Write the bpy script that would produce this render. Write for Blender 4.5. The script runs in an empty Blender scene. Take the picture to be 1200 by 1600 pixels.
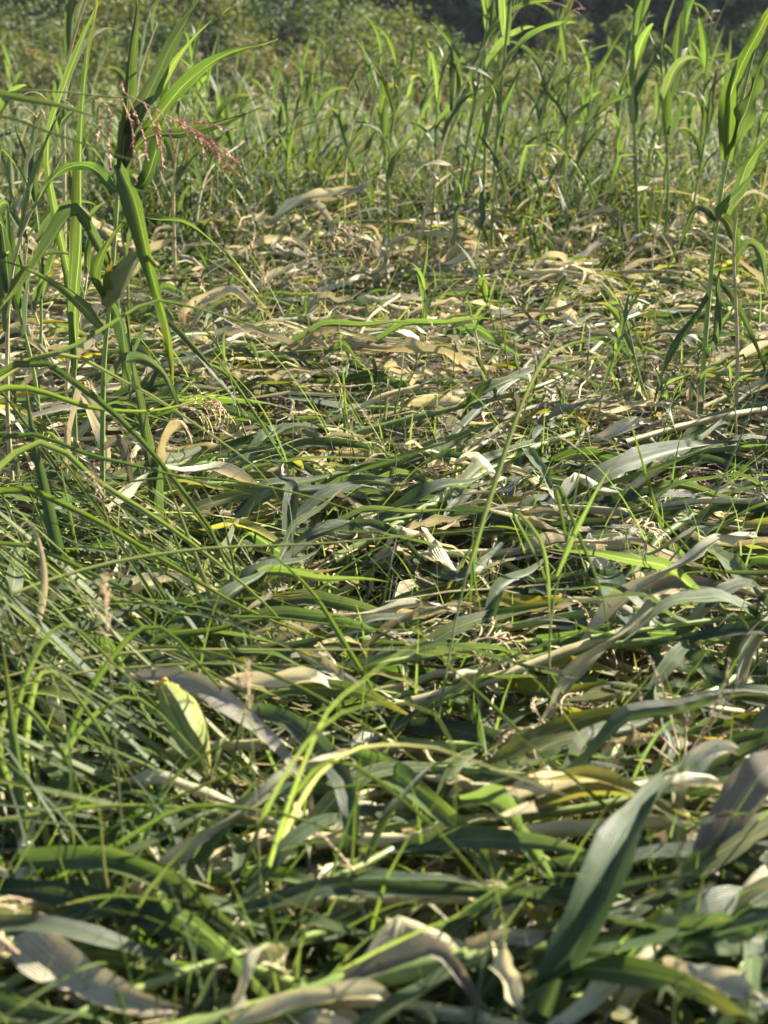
import bpy, math, random
import numpy as np
from mathutils import Vector, Matrix, Euler

random.seed(11)
rng = np.random.default_rng(11)
R = math.radians
SC = bpy.context.scene
COL = SC.collection

# ------------------------------------------------------------------ camera
CAM_Z, PITCH, FPX = 1.45, R(21.0), 1931.0
cd = bpy.data.cameras.new('camera')
cam = bpy.data.objects.new('camera', cd); COL.objects.link(cam)
cam.location = (0, 0, CAM_Z)
cam.rotation_euler = (math.pi/2 - PITCH, 0, 0)
cd.sensor_fit = 'VERTICAL'; cd.sensor_height = 24.0
cd.lens = 24.0 * FPX / 1600.0
cd.clip_start = 0.05; cd.clip_end = 3000
cd.dof.use_dof = True
cd.dof.focus_distance = 3.9
cd.dof.aperture_fstop = (cd.lens/1000.0) / 0.0135
SC.camera = cam

# ------------------------------------------------------------------ light
SUN_EL, SUN_AZ = R(29.0), R(54.0)          # azimuth: to the right of the view direction
w = bpy.data.worlds.new('World'); SC.world = w; w.use_nodes = True
nt = w.node_tree; bg = nt.nodes['Background']
sky = nt.nodes.new('ShaderNodeTexSky'); sky.sky_type = 'NISHITA'; sky.sun_disc = False
sky.sun_elevation = SUN_EL; sky.sun_rotation = SUN_AZ
sky.altitude = 300; sky.air_density = 1.0; sky.dust_density = 1.2
nt.links.new(sky.outputs[0], bg.inputs[0]); bg.inputs[1].default_value = 0.05
sd = bpy.data.lights.new('sun', 'SUN'); sd.energy = 5.0; sd.angle = R(0.53); sd.color = (1.0, 0.91, 0.75)
sun = bpy.data.objects.new('sun', sd); COL.objects.link(sun)
sdir = Vector((math.sin(SUN_AZ)*math.cos(SUN_EL), math.cos(SUN_AZ)*math.cos(SUN_EL), math.sin(SUN_EL)))
sun.rotation_euler = sdir.to_track_quat('Z', 'Y').to_euler()
sun.location = (0, 0, 20)
vs = SC.view_settings
vs.view_transform = 'Standard'; vs.look = 'None'; vs.gamma = 1.0; vs.exposure = 2.25
HAZE = 0.00014
SC.cycles.volume_bounces = 0; SC.cycles.max_bounces = 8; SC.cycles.transmission_bounces = 6; SC.cycles.diffuse_bounces = 4
SC.cycles.transparent_max_bounces = 8; SC.cycles.use_denoising = True

# ------------------------------------------------------------------ places
SP, CP = math.sin(PITCH), math.cos(PITCH)
def ray(px, py):
    u = (px-600.0)/FPX; v = (800.0-py)/FPX
    return np.array([u, CP + v*SP, -SP + v*CP])
def at_depth(px, py, Y):
    d = ray(px, py); return d*(Y/d[1]) + np.array([0, 0, CAM_Z])
def at_height(px, py, z=0.0):
    d = ray(px, py); return d*((z-CAM_Z)/d[2]) + np.array([0, 0, CAM_Z])

# ------------------------------------------------------------------ materials
def nodes_of(name):
    m = bpy.data.materials.new(name); m.use_nodes = True
    t = m.node_tree; t.nodes.clear(); return m, t
class NB:
    def __init__(s, t): s.t = t
    def n(s, typ, **k):
        x = s.t.nodes.new(typ)
        for a, b in k.items(): setattr(x, a, b)
        return x
    def put(s, sock, v):
        if isinstance(v, (int, float)): sock.default_value = v
        elif isinstance(v, (tuple, list)): sock.default_value = (*v, 1.0) if len(v) == 3 and sock.type == 'RGBA' else v
        else: s.t.links.new(v, sock)
    def math(s, op, a, b=0.0, c=None, clamp=False):
        x = s.n('ShaderNodeMath', operation=op); x.use_clamp = clamp
        s.put(x.inputs[0], a); s.put(x.inputs[1], b)
        if c is not None: s.put(x.inputs[2], c)
        return x.outputs[0]
    def mix(s, f, a, b, mode='MIX'):
        x = s.n('ShaderNodeMix', data_type='RGBA', blend_type=mode); x.clamp_factor = True
        s.put(x.inputs[0], f); s.put(x.inputs[6], a); s.put(x.inputs[7], b); return x.outputs[2]
    def ramp(s, f, lo, hi, a=0.0, b=1.0):
        x = s.n('ShaderNodeMapRange'); x.clamp = True; x.interpolation_type = 'SMOOTHSTEP'
        s.put(x.inputs[0], f)
        for i, v in zip((1, 2, 3, 4), (lo, hi, a, b)): s.put(x.inputs[i], v)
        return x.outputs[0]
    def noise(s, vec, scale, detail=3.0, rough=0.55):
        x = s.n('ShaderNodeTexNoise'); s.put(x.inputs['Scale'], scale); s.put(x.inputs['Detail'], detail)
        s.put(x.inputs['Roughness'], rough)
        if vec is not None: s.put(x.inputs['Vector'], vec)
        return x.outputs[0]

def leaf_material(name, colA, colB, edge, edge_amt, rough=0.42, trans=0.33, tcol=(1.6, 1.65, 0.75), veins=46, rib=0.5, rib_col=None, blot=0.5, spec=0.45):
    m, t = nodes_of(name); b = NB(t)
    uv = b.n('ShaderNodeUVMap'); uv.uv_map = 'UVMap'
    sep = b.n('ShaderNodeSeparateXYZ'); t.links.new(uv.outputs[0], sep.inputs[0])
    u, v = sep.outputs[0], sep.outputs[1]
    oi = b.n('ShaderNodeObjectInfo'); at = b.n('ShaderNodeAttribute', attribute_name='rnd')
    rnd = b.math('FRACT', b.math('ADD', oi.outputs['Random'], at.outputs['Fac']))
    rnd2 = b.math('FRACT', b.math('MULTIPLY', rnd, 17.31)); rnd3 = b.math('FRACT', b.math('MULTIPLY', rnd, 53.7))
    tc = b.n('ShaderNodeTexCoord'); gpos = b.n('ShaderNodeNewGeometry')
    big = b.noise(gpos.outputs['Position'], 9.0, 3.0)
    cu = b.n('ShaderNodeCombineXYZ'); b.put(cu.inputs[0], b.math('MULTIPLY', u, 14.0)); b.put(cu.inputs[1], b.math('MULTIPLY', v, 3.0)); b.put(cu.inputs[2], b.math('MULTIPLY', rnd, 31.0))
    streak = b.noise(cu.outputs[0], 1.0, 3.0)
    col = b.mix(b.ramp(b.math('ADD', b.math('MULTIPLY', rnd, 0.75), b.math('MULTIPLY', big, 0.5)), 0.2, 0.95), colA, colB)
    col = b.mix(b.ramp(streak, 0.45, 0.7, 0, 0.6*blot), col, b.mix(0.5, col, edge))
    # dry margins and tips
    ed = b.math('MULTIPLY', b.math('ABSOLUTE', b.math('SUBTRACT', u, 0.5)), 2.0)
    dry = b.math('ADD', b.math('MULTIPLY', b.math('POWER', ed, 3.0), 0.30), b.math('MULTIPLY', b.math('POWER', v, 3.0), 0.75))
    dry = b.math('ADD', dry, b.math('MULTIPLY', b.math('SUBTRACT', streak, 0.5), 1.2))
    dry = b.math('ADD', dry, b.math('MULTIPLY', b.math('SUBTRACT', rnd2, 0.6), 0.6))
    col = b.mix(b.ramp(dry, 0.45, 0.95, 0, edge_amt), col, edge)
    # fine parallel veins
    vn = b.math('SINE', b.math('MULTIPLY', u, veins*6.283/2))
    col = b.mix(b.math('MULTIPLY', b.math('ADD', vn, 1.0), 0.17), col, (0.0, 0.0, 0.0))
    spot = b.noise(gpos.outputs['Position'], 85.0, 3.0)
    col = b.mix(b.ramp(spot, 0.60, 0.72, 0, 0.55*blot), col, b.mix(0.6, edge, (0.05, 0.035, 0.02)))
    ribm = b.ramp(ed, 0.03, 0.085, 1.0, 0.0)
    col = b.mix(b.math('MULTIPLY', ribm, rib), col, rib_col or (0.38, 0.42, 0.20))
    val = b.math('ADD', 0.72, b.math('MULTIPLY', rnd3, 0.56))
    hsv = b.n('ShaderNodeHueSaturation'); b.put(hsv.inputs['Color'], col); b.put(hsv.inputs['Value'], val)
    b.put(hsv.inputs['Saturation'], b.math('ADD', 0.85, b.math('MULTIPLY', rnd2, 0.3)))
    colo = hsv.outputs[0]
    # underside is paler and duller
    under = b.mix(b.math('MULTIPLY', gpos.outputs['Backfacing'], 0.22), colo, (0.30, 0.34, 0.24))
    p = b.n('ShaderNodeBsdfPrincipled')
    b.put(p.inputs['Base Color'], under)
    b.put(p.inputs['Roughness'], b.math('ADD', rough, b.math('MULTIPLY', streak, 0.15)))
    b.put(p.inputs['Specular IOR Level'], spec)
    bump = b.n('ShaderNodeBump'); bump.inputs['Strength'].default_value = 0.55; bump.inputs['Distance'].default_value = 0.0028
    hgt = b.math('ADD', b.math('MULTIPLY', vn, 0.5), b.math('MULTIPLY', streak, 1.5))
    b.put(bump.inputs['Height'], hgt); t.links.new(bump.outputs[0], p.inputs['Normal'])
    tr = b.n('ShaderNodeBsdfTranslucent')
    tm = b.n('ShaderNodeMix', data_type='RGBA', blend_type='MULTIPLY'); tm.inputs[0].default_value = 1.0
    b.put(tm.inputs[6], colo); b.put(tm.inputs[7], tcol); tm.clamp_result = True
    b.put(tr.inputs['Color'], tm.outputs[2])
    ms = b.n('ShaderNodeMixShader'); ms.inputs[0].default_value = trans
    t.links.new(p.outputs[0], ms.inputs[1]); t.links.new(tr.outputs[0], ms.inputs[2])
    o = b.n('ShaderNodeOutputMaterial'); t.links.new(ms.outputs[0], o.inputs[0])
    return m

def solid_material(name, colA, colB, scale=20.0, rough=0.6, bump=0.3, stretch=(1, 1, 1), obj_rnd=True, spec=0.4, bdist=0.004):
    m, t = nodes_of(name); b = NB(t)
    tc = b.n('ShaderNodeTexCoord'); mp = b.n('ShaderNodeMapping'); mp.inputs['Scale'].default_value = stretch
    t.links.new(tc.outputs['Object'], mp.inputs[0])
    nz = b.noise(mp.outputs[0], scale, 5.0, 0.6)
    col = b.mix(b.ramp(nz, 0.3, 0.7), colA, colB)
    if obj_rnd:
        oi = b.n('ShaderNodeObjectInfo'); hsv = b.n('ShaderNodeHueSaturation'); b.put(hsv.inputs['Color'], col)
        at = b.n('ShaderNodeAttribute', attribute_name='rnd')
        rnd = b.math('FRACT', b.math('ADD', oi.outputs['Random'], at.outputs['Fac']))
        b.put(hsv.inputs['Value'], b.math('ADD', 0.75, b.math('MULTIPLY', rnd, 0.5))); col = hsv.outputs[0]
    p = b.n('ShaderNodeBsdfPrincipled'); b.put(p.inputs['Base Color'], col); b.put(p.inputs['Roughness'], rough)
    b.put(p.inputs['Specular IOR Level'], spec)
    bp = b.n('ShaderNodeBump'); bp.inputs['Strength'].default_value = bump; bp.inputs['Distance'].default_value = bdist
    t.links.new(nz, bp.inputs['Height']); t.links.new(bp.outputs[0], p.inputs['Normal'])
    o = b.n('ShaderNodeOutputMaterial'); t.links.new(p.outputs[0], o.inputs[0]); return m

TAN = (0.46, 0.36, 0.20)
M = {}
M['green']  = leaf_material('maize_leaf_green', (0.042, 0.086, 0.034), (0.080, 0.130, 0.044), (0.36, 0.30, 0.10), 0.75, blot=.85)
M['bright'] = leaf_material('maize_leaf_bright', (0.060, 0.118, 0.034), (0.100, 0.160, 0.046), (0.34, 0.30, 0.08), 0.5, trans=0.40)
M['blue']   = leaf_material('maize_leaf_bluish', (0.042, 0.078, 0.044), (0.070, 0.110, 0.056), (0.25, 0.22, 0.10), 0.45, rough=0.4, rib=.22, blot=.75)
M['yellow'] = leaf_material('maize_leaf_yellowing', (0.10, 0.15, 0.035), (0.27, 0.27, 0.07), (0.46, 0.32, 0.10), 0.9, trans=0.42, tcol=(1.5, 1.4, 0.7), blot=1.0)
M['dry']    = leaf_material('maize_leaf_dry', (0.40, 0.365, 0.22), (0.76, 0.72, 0.50), (0.20, 0.15, 0.09), 0.8, rough=0.7, trans=0.22, tcol=(1.2, 1.05, 0.8), veins=38, rib=0.35, rib_col=(0.55, 0.46, 0.30), blot=1.0, spec=0.25)
M['grey']   = leaf_material('maize_leaf_withered_grey', (0.20, 0.18, 0.135), (0.42, 0.39, 0.30), (0.14, 0.10, 0.06), 0.6, rough=0.7, trans=0.18, tcol=(1.2, 1.1, 0.8), veins=38, rib=0.4, rib_col=(0.4, 0.36, 0.25), blot=1.0, spec=0.25)
M['grass']  = leaf_material('grass_blade_green', (0.058, 0.116, 0.034), (0.122, 0.175, 0.050), (0.36, 0.32, 0.10), 0.6, trans=0.5, veins=18, rib=0.45, rough=0.4)
M['grassy'] = leaf_material('grass_blade_pale', (0.22, 0.27, 0.10), (0.40, 0.40, 0.19), (0.48, 0.38, 0.18), 0.8, trans=0.4, veins=14, rib=0.3, tcol=(1.4, 1.4, 0.8))
M['weed']   = leaf_material('weed_blade_field', (0.032, 0.070, 0.024), (0.078, 0.118, 0.036), (0.34, 0.29, 0.13), 0.5, trans=0.33, veins=6, rib=0.3, blot=1.0, rough=.55, spec=.3)
M['straw']  = leaf_material('straw_blade', (0.40, 0.31, 0.16), (0.55, 0.45, 0.27), (0.30, 0.20, 0.10), 0.6, rough=0.65, trans=0.25, tcol=(1.2, 1.1, 0.8), veins=8, rib=0.1, spec=0.25)
M['husk']   = leaf_material('ear_husk', (0.19, 0.25, 0.06), (0.30, 0.33, 0.10), (0.46, 0.34, 0.12), 0.6, trans=0.22, tcol=(1.3, 1.3, 0.8), veins=60, rib=0.0)
M['stalk']  = solid_material('maize_stalk_green', (0.12, 0.18, 0.045), (0.22, 0.27, 0.08), 14, 0.42, 0.25, (1, 1, 1))
M['cane']   = solid_material('maize_stalk_straw', (0.30, 0.25, 0.12), (0.45, 0.40, 0.22), 14, 0.5, 0.3)
M['tassel'] = solid_material('tassel_pink', (0.30, 0.115, 0.105), (0.46, 0.27, 0.19), 40, 0.7, 0.2)
M['tan']    = solid_material('tassel_tan', (0.42, 0.29, 0.16), (0.55, 0.42, 0.27), 40, 0.7, 0.2)
M['silk']   = solid_material('ear_silk', (0.05, 0.018, 0.012), (0.13, 0.05, 0.03), 60, 0.6, 0.4)
M['kernel'] = solid_material('ear_kernel', (0.55, 0.33, 0.03), (0.68, 0.45, 0.07), 60, 0.4, 0.2)
M['bark']   = solid_material('bark', (0.10, 0.075, 0.055), (0.19, 0.15, 0.11), 6, 0.9, 0.6, (1, 1, .3), bdist=0.02)

# ------------------------------------------------------------------ mesh helpers
def link(name, me, mat=None, parent=None, loc=None):
    o = bpy.data.objects.new(name, me); COL.objects.link(o)
    if parent is not None: o.parent = parent
    if loc is not None: o.location = loc
    if mat is not None: setmat(o, mat)
    return o
def setmat(o, mat):
    mat = M[mat] if isinstance(mat, str) else mat
    if not o.data.materials: o.data.materials.append(mat)
    if o.data.materials[0] is not mat:
        o.material_slots[0].link = 'OBJECT'; o.material_slots[0].material = mat
def tag(o, label, cat, group=None, kind=None):
    if label: o['label'] = label
    if cat: o['category'] = cat
    if group: o['group'] = group
    if kind: o['kind'] = kind
    return o
def empty(name, loc, label=None, cat=None, group=None):
    o = bpy.data.objects.new(name, None); COL.objects.link(o); o.location = loc; o.empty_display_size = 0.05
    return tag(o, label, cat, group)
def copy_tree(o, parent=None):
    c = o.copy(); COL.objects.link(c); c.parent = parent
    for ch in o.children: copy_tree(ch, c)
    return c
def mesh_np(name, V, Fq, UV=None, rnd=None, smooth=True, ftri=None):
    me = bpy.data.meshes.new(name)
    V = np.asarray(V, np.float32); Fq = np.asarray(Fq, np.int32).reshape(-1, 4)
    me.vertices.add(len(V)); me.vertices.foreach_set('co', V.ravel())
    n = len(Fq); me.loops.add(n*4); me.loops.foreach_set('vertex_index', Fq.ravel())
    me.polygons.add(n); me.polygons.foreach_set('loop_start', np.arange(n, dtype=np.int32)*4)
    if smooth: me.polygons.foreach_set('use_smooth', np.ones(n, bool))
    if UV is not None:
        l = me.uv_layers.new(name='UVMap'); l.data.foreach_set('uv', np.asarray(UV, np.float32)[Fq.ravel()].ravel())
    if rnd is not None:
        a = me.attributes.new('rnd', 'FLOAT', 'POINT'); a.data.foreach_set('value', np.asarray(rnd, np.float32))
    me.update(calc_edges=True)
    return me
def spline(P, n):
    P = np.asarray(P, float)
    if len(P) == 2: return P[0] + (P[1]-P[0])*np.linspace(0, 1, n)[:, None]
    E = np.vstack([2*P[0]-P[1], P, 2*P[-1]-P[-2]])
    seg = np.linalg.norm(np.diff(P, axis=0), axis=1); cum = np.concatenate([[0], np.cumsum(seg)])
    ts = np.linspace(0, cum[-1], n); out = []
    for t in ts:
        i = min(max(np.searchsorted(cum, t, 'right')-1, 0), len(seg)-1)
        f = (t-cum[i])/max(seg[i], 1e-9); p0, p1, p2, p3 = E[i:i+4]
        out.append(0.5*((2*p1) + (-p0+p2)*f + (2*p0-5*p1+4*p2-p3)*f*f + (-p0+3*p1-3*p2+p3)*f**3))
    return np.array(out)
def nrm(a): return a/np.maximum(np.linalg.norm(a, axis=-1, keepdims=True), 1e-9)
def prof(v, kind='maize'):
    if kind == 'maize': return np.minimum(1.0, 0.6+1.6*v)*np.clip((1-v)*1.6, 0, 1)**0.85*0.985+0.01
    if kind == 'grass': return np.minimum(1.0, 0.5+2.2*v)*np.clip((1-v)*1.5, 0, 1)**0.8*0.98+0.015
    if kind == 'torn': return np.minimum(1.0, 0.4+3*v)*np.clip((1-v)*5, 0, 1)**0.5*0.95+0.05
    return np.ones_like(v)
def ribbon(pts, width, hint, curl=0.25, fold=0.15, wave=0.1, wfreq=9, twist=0.0, twist0=0.0, kind='maize', nc=4, crumple=0.0, jag=None, seed=0):
    """a leaf: rows of nc+1 vertices across, slightly folded on its rib with waving margins"""
    r = np.random.default_rng(seed); n = len(pts)
    T = nrm(np.gradient(pts, axis=0)); H = np.broadcast_to(np.asarray(hint, float), pts.shape)
    S = nrm(np.cross(T, H)); N = np.cross(S, T)
    v = np.linspace(0, 1, n); a = (twist0 + twist*v)[:, None]
    S, N = S*np.cos(a)+N*np.sin(a), N*np.cos(a)-S*np.sin(a)
    wd = width*prof(v, kind)/2
    V = []; UV = []
    ph1, ph2 = r.uniform(0, 6.28, 2); jag = (.38 if crumple else .07) if jag is None else jag
    for j in range(nc+1):
        s = -1+2*j/nc
        c = max(curl, 1e-3); th = s*c
        lat = np.sin(th)/c; up = (1-np.cos(th))/c + fold*abs(s)
        wv = wave*s*s*np.sin(v*wfreq*(1+0.25*np.sin(v*5+ph2)) + (ph1 if s < 0 else ph2))
        if abs(s) == 1: lat = lat*(1-jag*r.random(n)**1.6)
        V.append(pts + S*(wd*lat)[:, None] + N*(wd*(up+wv))[:, None])
        UV.append(np.stack([np.full(n, j/nc), v], 1))
    V = np.stack(V, 1); UV = np.stack(UV, 1)
    if crumple:
        z = r.normal(0, 1, V.shape)
        for _ in range(2):
            z[1:-1] = .25*z[:-2]+.5*z[1:-1]+.25*z[2:]; z[:, 1:-1] = .25*z[:, :-2]+.5*z[:, 1:-1]+.25*z[:, 2:]
        V = V + z*2.6*crumple*np.minimum(1, 4*v)[:, None, None]
    return V.reshape(-1, 3), UV.reshape(-1, 2)
def ribbon_faces(n, nc, off=0):
    i = np.arange(n-1)[:, None]*(nc+1) + np.arange(nc)[None, :]
    return (np.stack([i, i+1, i+nc+2, i+nc+1], -1).reshape(-1, 4) + off)
def leaf_mesh(name, pts, width, hint, nc=4, **k):
    V, UV = ribbon(pts, width, hint, nc=nc, **k)
    return mesh_np(name, V, ribbon_faces(len(pts), nc), UV)
def tube(pts, rad, sides=7):
    pts = np.asarray(pts, float); n = len(pts); T = nrm(np.gradient(pts, axis=0))
    ref = np.array([0.13, 0.97, 0.2]) if abs(T[:, 1]).mean() < 0.8 else np.array([1., 0.1, 0.1])
    S = nrm(np.cross(T, ref)); N = np.cross(S, T); rad = np.broadcast_to(rad, (n,))
    a = np.linspace(0, 2*np.pi, sides, endpoint=False)
    V = pts[:, None] + rad[:, None, None]*(np.cos(a)[None, :, None]*S[:, None] + np.sin(a)[None, :, None]*N[:, None])
    i = np.arange(n-1)[:, None]*sides; j = np.arange(sides)[None]; jn = (j+1) % sides
    Fq = np.stack([i+j, i+jn, i+sides+jn, i+sides+j], -1).reshape(-1, 4)
    UV = np.stack([np.broadcast_to(np.arange(sides)/sides, (n, sides)), np.broadcast_to(np.linspace(0, 1, n)[:, None], (n, sides))], -1)
    return V.reshape(-1, 3), Fq, UV.reshape(-1, 2)
class Acc:
    def __init__(s): s.V = []; s.F = []; s.U = []; s.R = []; s.n = 0
    def add(s, V, Fq, UV=None, rnd=0.0):
        s.V.append(V); s.F.append(np.asarray(Fq)+s.n); s.U.append(UV if UV is not None else np.full((len(V), 2), 0.5))
        s.R.append(np.full(len(V), rnd)); s.n += len(V)
    def tube(s, pts, rad, sides=5, rnd=0.0): s.add(*tube(pts, rad, sides), rnd)
    def leaf(s, pts, width, hint, nc=2, rnd=0.0, **k):
        V, UV = ribbon(pts, width, hint, nc=nc, **k); s.add(V, ribbon_faces(len(pts), nc), UV, rnd)
    def mesh(s, name, smooth=True):
        return mesh_np(name, np.vstack(s.V), np.vstack(s.F), np.vstack(s.U), np.concatenate(s.R), smooth)

# leaf paths in their own space: root at the origin, growing along +X
def path_arch(L, a0, a1, p=1.3, side=0.0, n=13, kink=None, kink_a=1.6):
    v = np.linspace(0, 1, n); a = a0+(a1-a0)*v**p
    if kink: a = np.where(v > kink, a-kink_a, a)
    h = side*v**1.5; ds = L/(n-1)
    d = np.stack([np.cos(a)*np.cos(h), np.cos(a)*np.sin(h), np.sin(a)], 1)*ds
    P = np.vstack([[0, 0, 0], np.cumsum(d[:-1], 0)])
    return P, np.stack([-np.sin(a), np.zeros(n), np.cos(a)], 1)
def path_flat(L, r, n=13, rise=0.05, bend=0.5):
    v = np.linspace(0, 1, n); h = r.uniform(-bend, bend)*v*r.random() + r.uniform(0, .3)*np.sin(v*r.uniform(2, 8)+r.uniform(0, 6))
    ds = L/(n-1); x = np.concatenate([[0], np.cumsum(np.cos(h[:-1]))*ds]); y = np.concatenate([[0], np.cumsum(np.sin(h[:-1]))*ds])
    z = rise*(np.sin(v*r.uniform(2.2, 4.2)+r.uniform(0, .6)) + 0.14*np.sin(v*11+r.uniform(0, 6)))*np.minimum(1, 3*v)
    return np.stack([x, y, z], 1)

LIB = {}
def build_library():
    r = np.random.default_rng(5)
    up = []
    for i in range(18):
        kink = r.uniform(.45, .7) if i % 5 == 4 else None
        P, H = path_arch(r.uniform(.48, .78), r.uniform(1.15, 1.42), r.uniform(-.4, 1.1), r.uniform(1., 1.9), r.uniform(-.6, .6), kink=kink, kink_a=r.uniform(.9, 1.6))
        up.append(leaf_mesh('maize_leaf', P, r.uniform(.055, .085), H, curl=r.uniform(.3, .9), fold=r.uniform(.1, .35), wave=r.uniform(.1, .3), wfreq=r.uniform(10, 20), twist=r.uniform(-1.6, 1.6), seed=i))
    LIB['up'] = up
    LIB['flat'] = [leaf_mesh('maize_leaf', path_flat(r.uniform(.45, .8), r, 15, r.uniform(.02, .09)), r.uniform(.030, .062), (0, 0, 1), curl=r.uniform(.1, .7), fold=r.uniform(.05, .4), wave=r.uniform(.05, .2), wfreq=r.uniform(9, 18),
                   twist0=r.uniform(-.9, .9), twist=r.uniform(-1.8, 1.8), seed=100+i) for i in range(22)]
    LIB['dry'] = [leaf_mesh('dry_maize_leaf', path_flat(r.uniform(.22, .55), r, 16, r.uniform(.02, .08), 1.4), r.uniform(.025, .060), (0, 0, 1), curl=r.uniform(.6, 2.4), fold=r.uniform(0, .3), wave=r.uniform(.1, .35), wfreq=r.uniform(9, 22),
                   twist0=r.uniform(-1.5, 1.5), twist=r.uniform(-4, 4), kind='torn' if i % 3 == 0 else 'maize', crumple=r.uniform(.004, .008), seed=200+i) for i in range(40)]
    LIB['shred'] = [leaf_mesh('dry_maize_leaf', path_flat(r.uniform(.12, .3), r, 8, r.uniform(.02, .05), 1.5), r.uniform(.02, .05), (0, 0, 1), curl=r.uniform(.4, 2.0), fold=.1, wave=.4, wfreq=12,
                   twist0=r.uniform(-1.5, 1.5), twist=r.uniform(-3, 3), kind='torn', crumple=.003, seed=240+i) for i in range(14)]
    bl = []
    for i in range(16):
        kink = r.uniform(.4, .7) if i % 6 == 5 else None
        P, H = path_arch(r.uniform(.35, .8), r.uniform(.9, 1.45), r.uniform(-.1, 1.0), r.uniform(1., 2.), r.uniform(-.4, .4), n=11, kink=kink, kink_a=1.2)
        bl.append(leaf_mesh('grass_blade', P, r.uniform(.006, .014), H, nc=2, curl=.3, fold=.5, wave=.05, twist=r.uniform(-1.5, 1.5), kind='grass', seed=300+i))
    LIB['blade'] = bl
    ll = []
    for i in range(14):
        P, H = path_arch(r.uniform(.8, 1.35), r.uniform(1.0, 1.4), r.uniform(-.75, -.3), r.uniform(.28, .45), r.uniform(-.12, .12), n=18)
        ll.append(leaf_mesh('grass_blade', P, r.uniform(.013, .022), H, nc=2, curl=.3, fold=.45, wave=.06, twist=r.uniform(-1.2, 1.2), kind='grass', seed=350+i))
    LIB['long'] = ll
    sl = []
    for i in range(14):
        a0 = r.uniform(.42, .8); P, H = path_arch(r.uniform(.6, 1.0), a0, a0-r.uniform(.0, .35), 1.2, r.uniform(-.1, .1), n=10)
        sl.append(leaf_mesh('grass_blade', P, r.uniform(.010, .019), H, nc=2, curl=.3, fold=.4, wave=.05, twist=r.uniform(-1, 1), kind='grass', seed=380+i))
    LIB['straight'] = sl
build_library()

def tassel_mesh(name, r, L=.26, nb=10, droop=1.0, spike=.011, seedy=True, rad=.0016):
    """branched maize tassel along +X then hanging"""
    A = Acc()
    def branch(p0, az, a0, a1, l, n=9):
        v = np.linspace(0, 1, n); a = a0+(a1-a0)*v
        d = np.stack([np.cos(a)*math.cos(az), np.cos(a)*math.sin(az), np.sin(a)], 1)*l/(n-1)
        P = p0+np.vstack([[0, 0, 0], np.cumsum(d[:-1], 0)])
        A.tube(P, rad*np.linspace(1.2, .7, n), 4, r.random())
        if seedy:
            m = int(l/.0075)
            for k in range(m):
                t = (k+.5)/m; i = min(int(t*(n-1)), n-2); q = P[i]+(P[i+1]-P[i])*(t*(n-1)-i)
                T = nrm(P[i+1]-P[i]); o = nrm(r.normal(0, 1, 3)); dd = nrm(T*1.2+o); s = nrm(np.cross(dd, r.normal(0, 1, 3)))
                ln = spike*r.uniform(.7, 1.2); wv = .0022
                A.add(np.array([q-s*wv*.4, q+dd*ln*.5-s*wv, q+dd*ln, q+dd*ln*.5+s*wv]), [[0, 1, 2, 3]], None, r.random())
        return P
    ax = branch(np.zeros(3), 0, 1.25, 1.25-1.3*droop, L, 12)
    for k in range(nb):
        q = ax[min(int((.08+.55*k/nb)*11), 10)]
        branch(q, r.uniform(-1.5, 1.5)+(math.pi if r.random() < .3*(1-droop*.6) else 0), r.uniform(.5, 1.1), r.uniform(-1.4, .4-1.2*droop), L*r.uniform(.45, .8))
    return A.mesh(name, False)
_r = np.random.default_rng(77)
LIB['tassel'] = [tassel_mesh('tassel', _r, L=.24, nb=7, droop=d) for d in (.1, .5, 1.0)]

def ear_mesh(name, L=.17, w=.045, seed=0):
    """maize ear wrapped in overlapping pointed husks, along +X"""
    A = Acc(); r = np.random.default_rng(seed)
    v = np.linspace(0, 1, 12); rr = w/2*np.clip(np.minimum(.45+2.2*v, 1)*np.clip((1-v)*2.0, 0, 1)**.6, .08, 1)
    V, Fq, UV = tube(np.stack([v*L, np.zeros(12), .012*np.sin(v*3)], 1), rr*.94, 10); A.add(V, Fq, UV)
    for k in range(6):
        az = k*2.4; n = 12; lv = v*r.uniform(.85, 1.12)
        V = []; UV = []
        for j in range(5):
            s = -1+j*.5; wd = 0.95*np.clip((1-v)*2.2, 0, 1)**.7
            rad = np.interp(np.clip(lv, 0, 1), v, rr)*(1.03+.03*k)+.001*np.maximum(lv-.9, 0)*40
            th = az+s*wd*1.0
            V.append(np.stack([lv*L, rad*np.cos(th), rad*np.sin(th)+.012*np.sin(np.clip(lv, 0, 1)*3)], 1)); UV.append(np.stack([np.full(n, j/4), v*.85], 1))
        A.add(np.stack(V, 1).reshape(-1, 3), ribbon_faces(n, 4), np.stack(UV, 1).reshape(-1, 2), r.random()*.2)
    return A.mesh(name)
LIB['ear'] = ear_mesh('ear', seed=3)
def silk_mesh():
    A = Acc(); r = np.random.default_rng(9)
    for k in range(26):
        P, H = path_arch(r.uniform(.02, .05), r.uniform(-.4, .9), r.uniform(-1.6, 0), n=5); a = r.uniform(0, 6.28)
        c, s = math.cos(a)*.5, math.sin(a)*.5
        P = np.stack([P[:, 0], P[:, 2]*c, P[:, 2]*s], 1)+np.array([.16, 0, 0])
        A.tube(P, .0014, 3)
    return A.mesh('silk')
LIB['silk'] = silk_mesh()
def stalk_mesh(pts, r0, r1, nodes=7, sides=8):
    pts = np.asarray(pts); n = len(pts); v = np.linspace(0, 1, n)
    rad = r0+(r1-r0)*v; ph = (v*nodes) % 1.0
    rad = rad*(1+.22*np.exp(-((np.minimum(ph, 1-ph))/.07)**2))
    V, Fq, UV = tube(pts, rad, sides); return mesh_np('stalk', V, Fq, UV)

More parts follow.
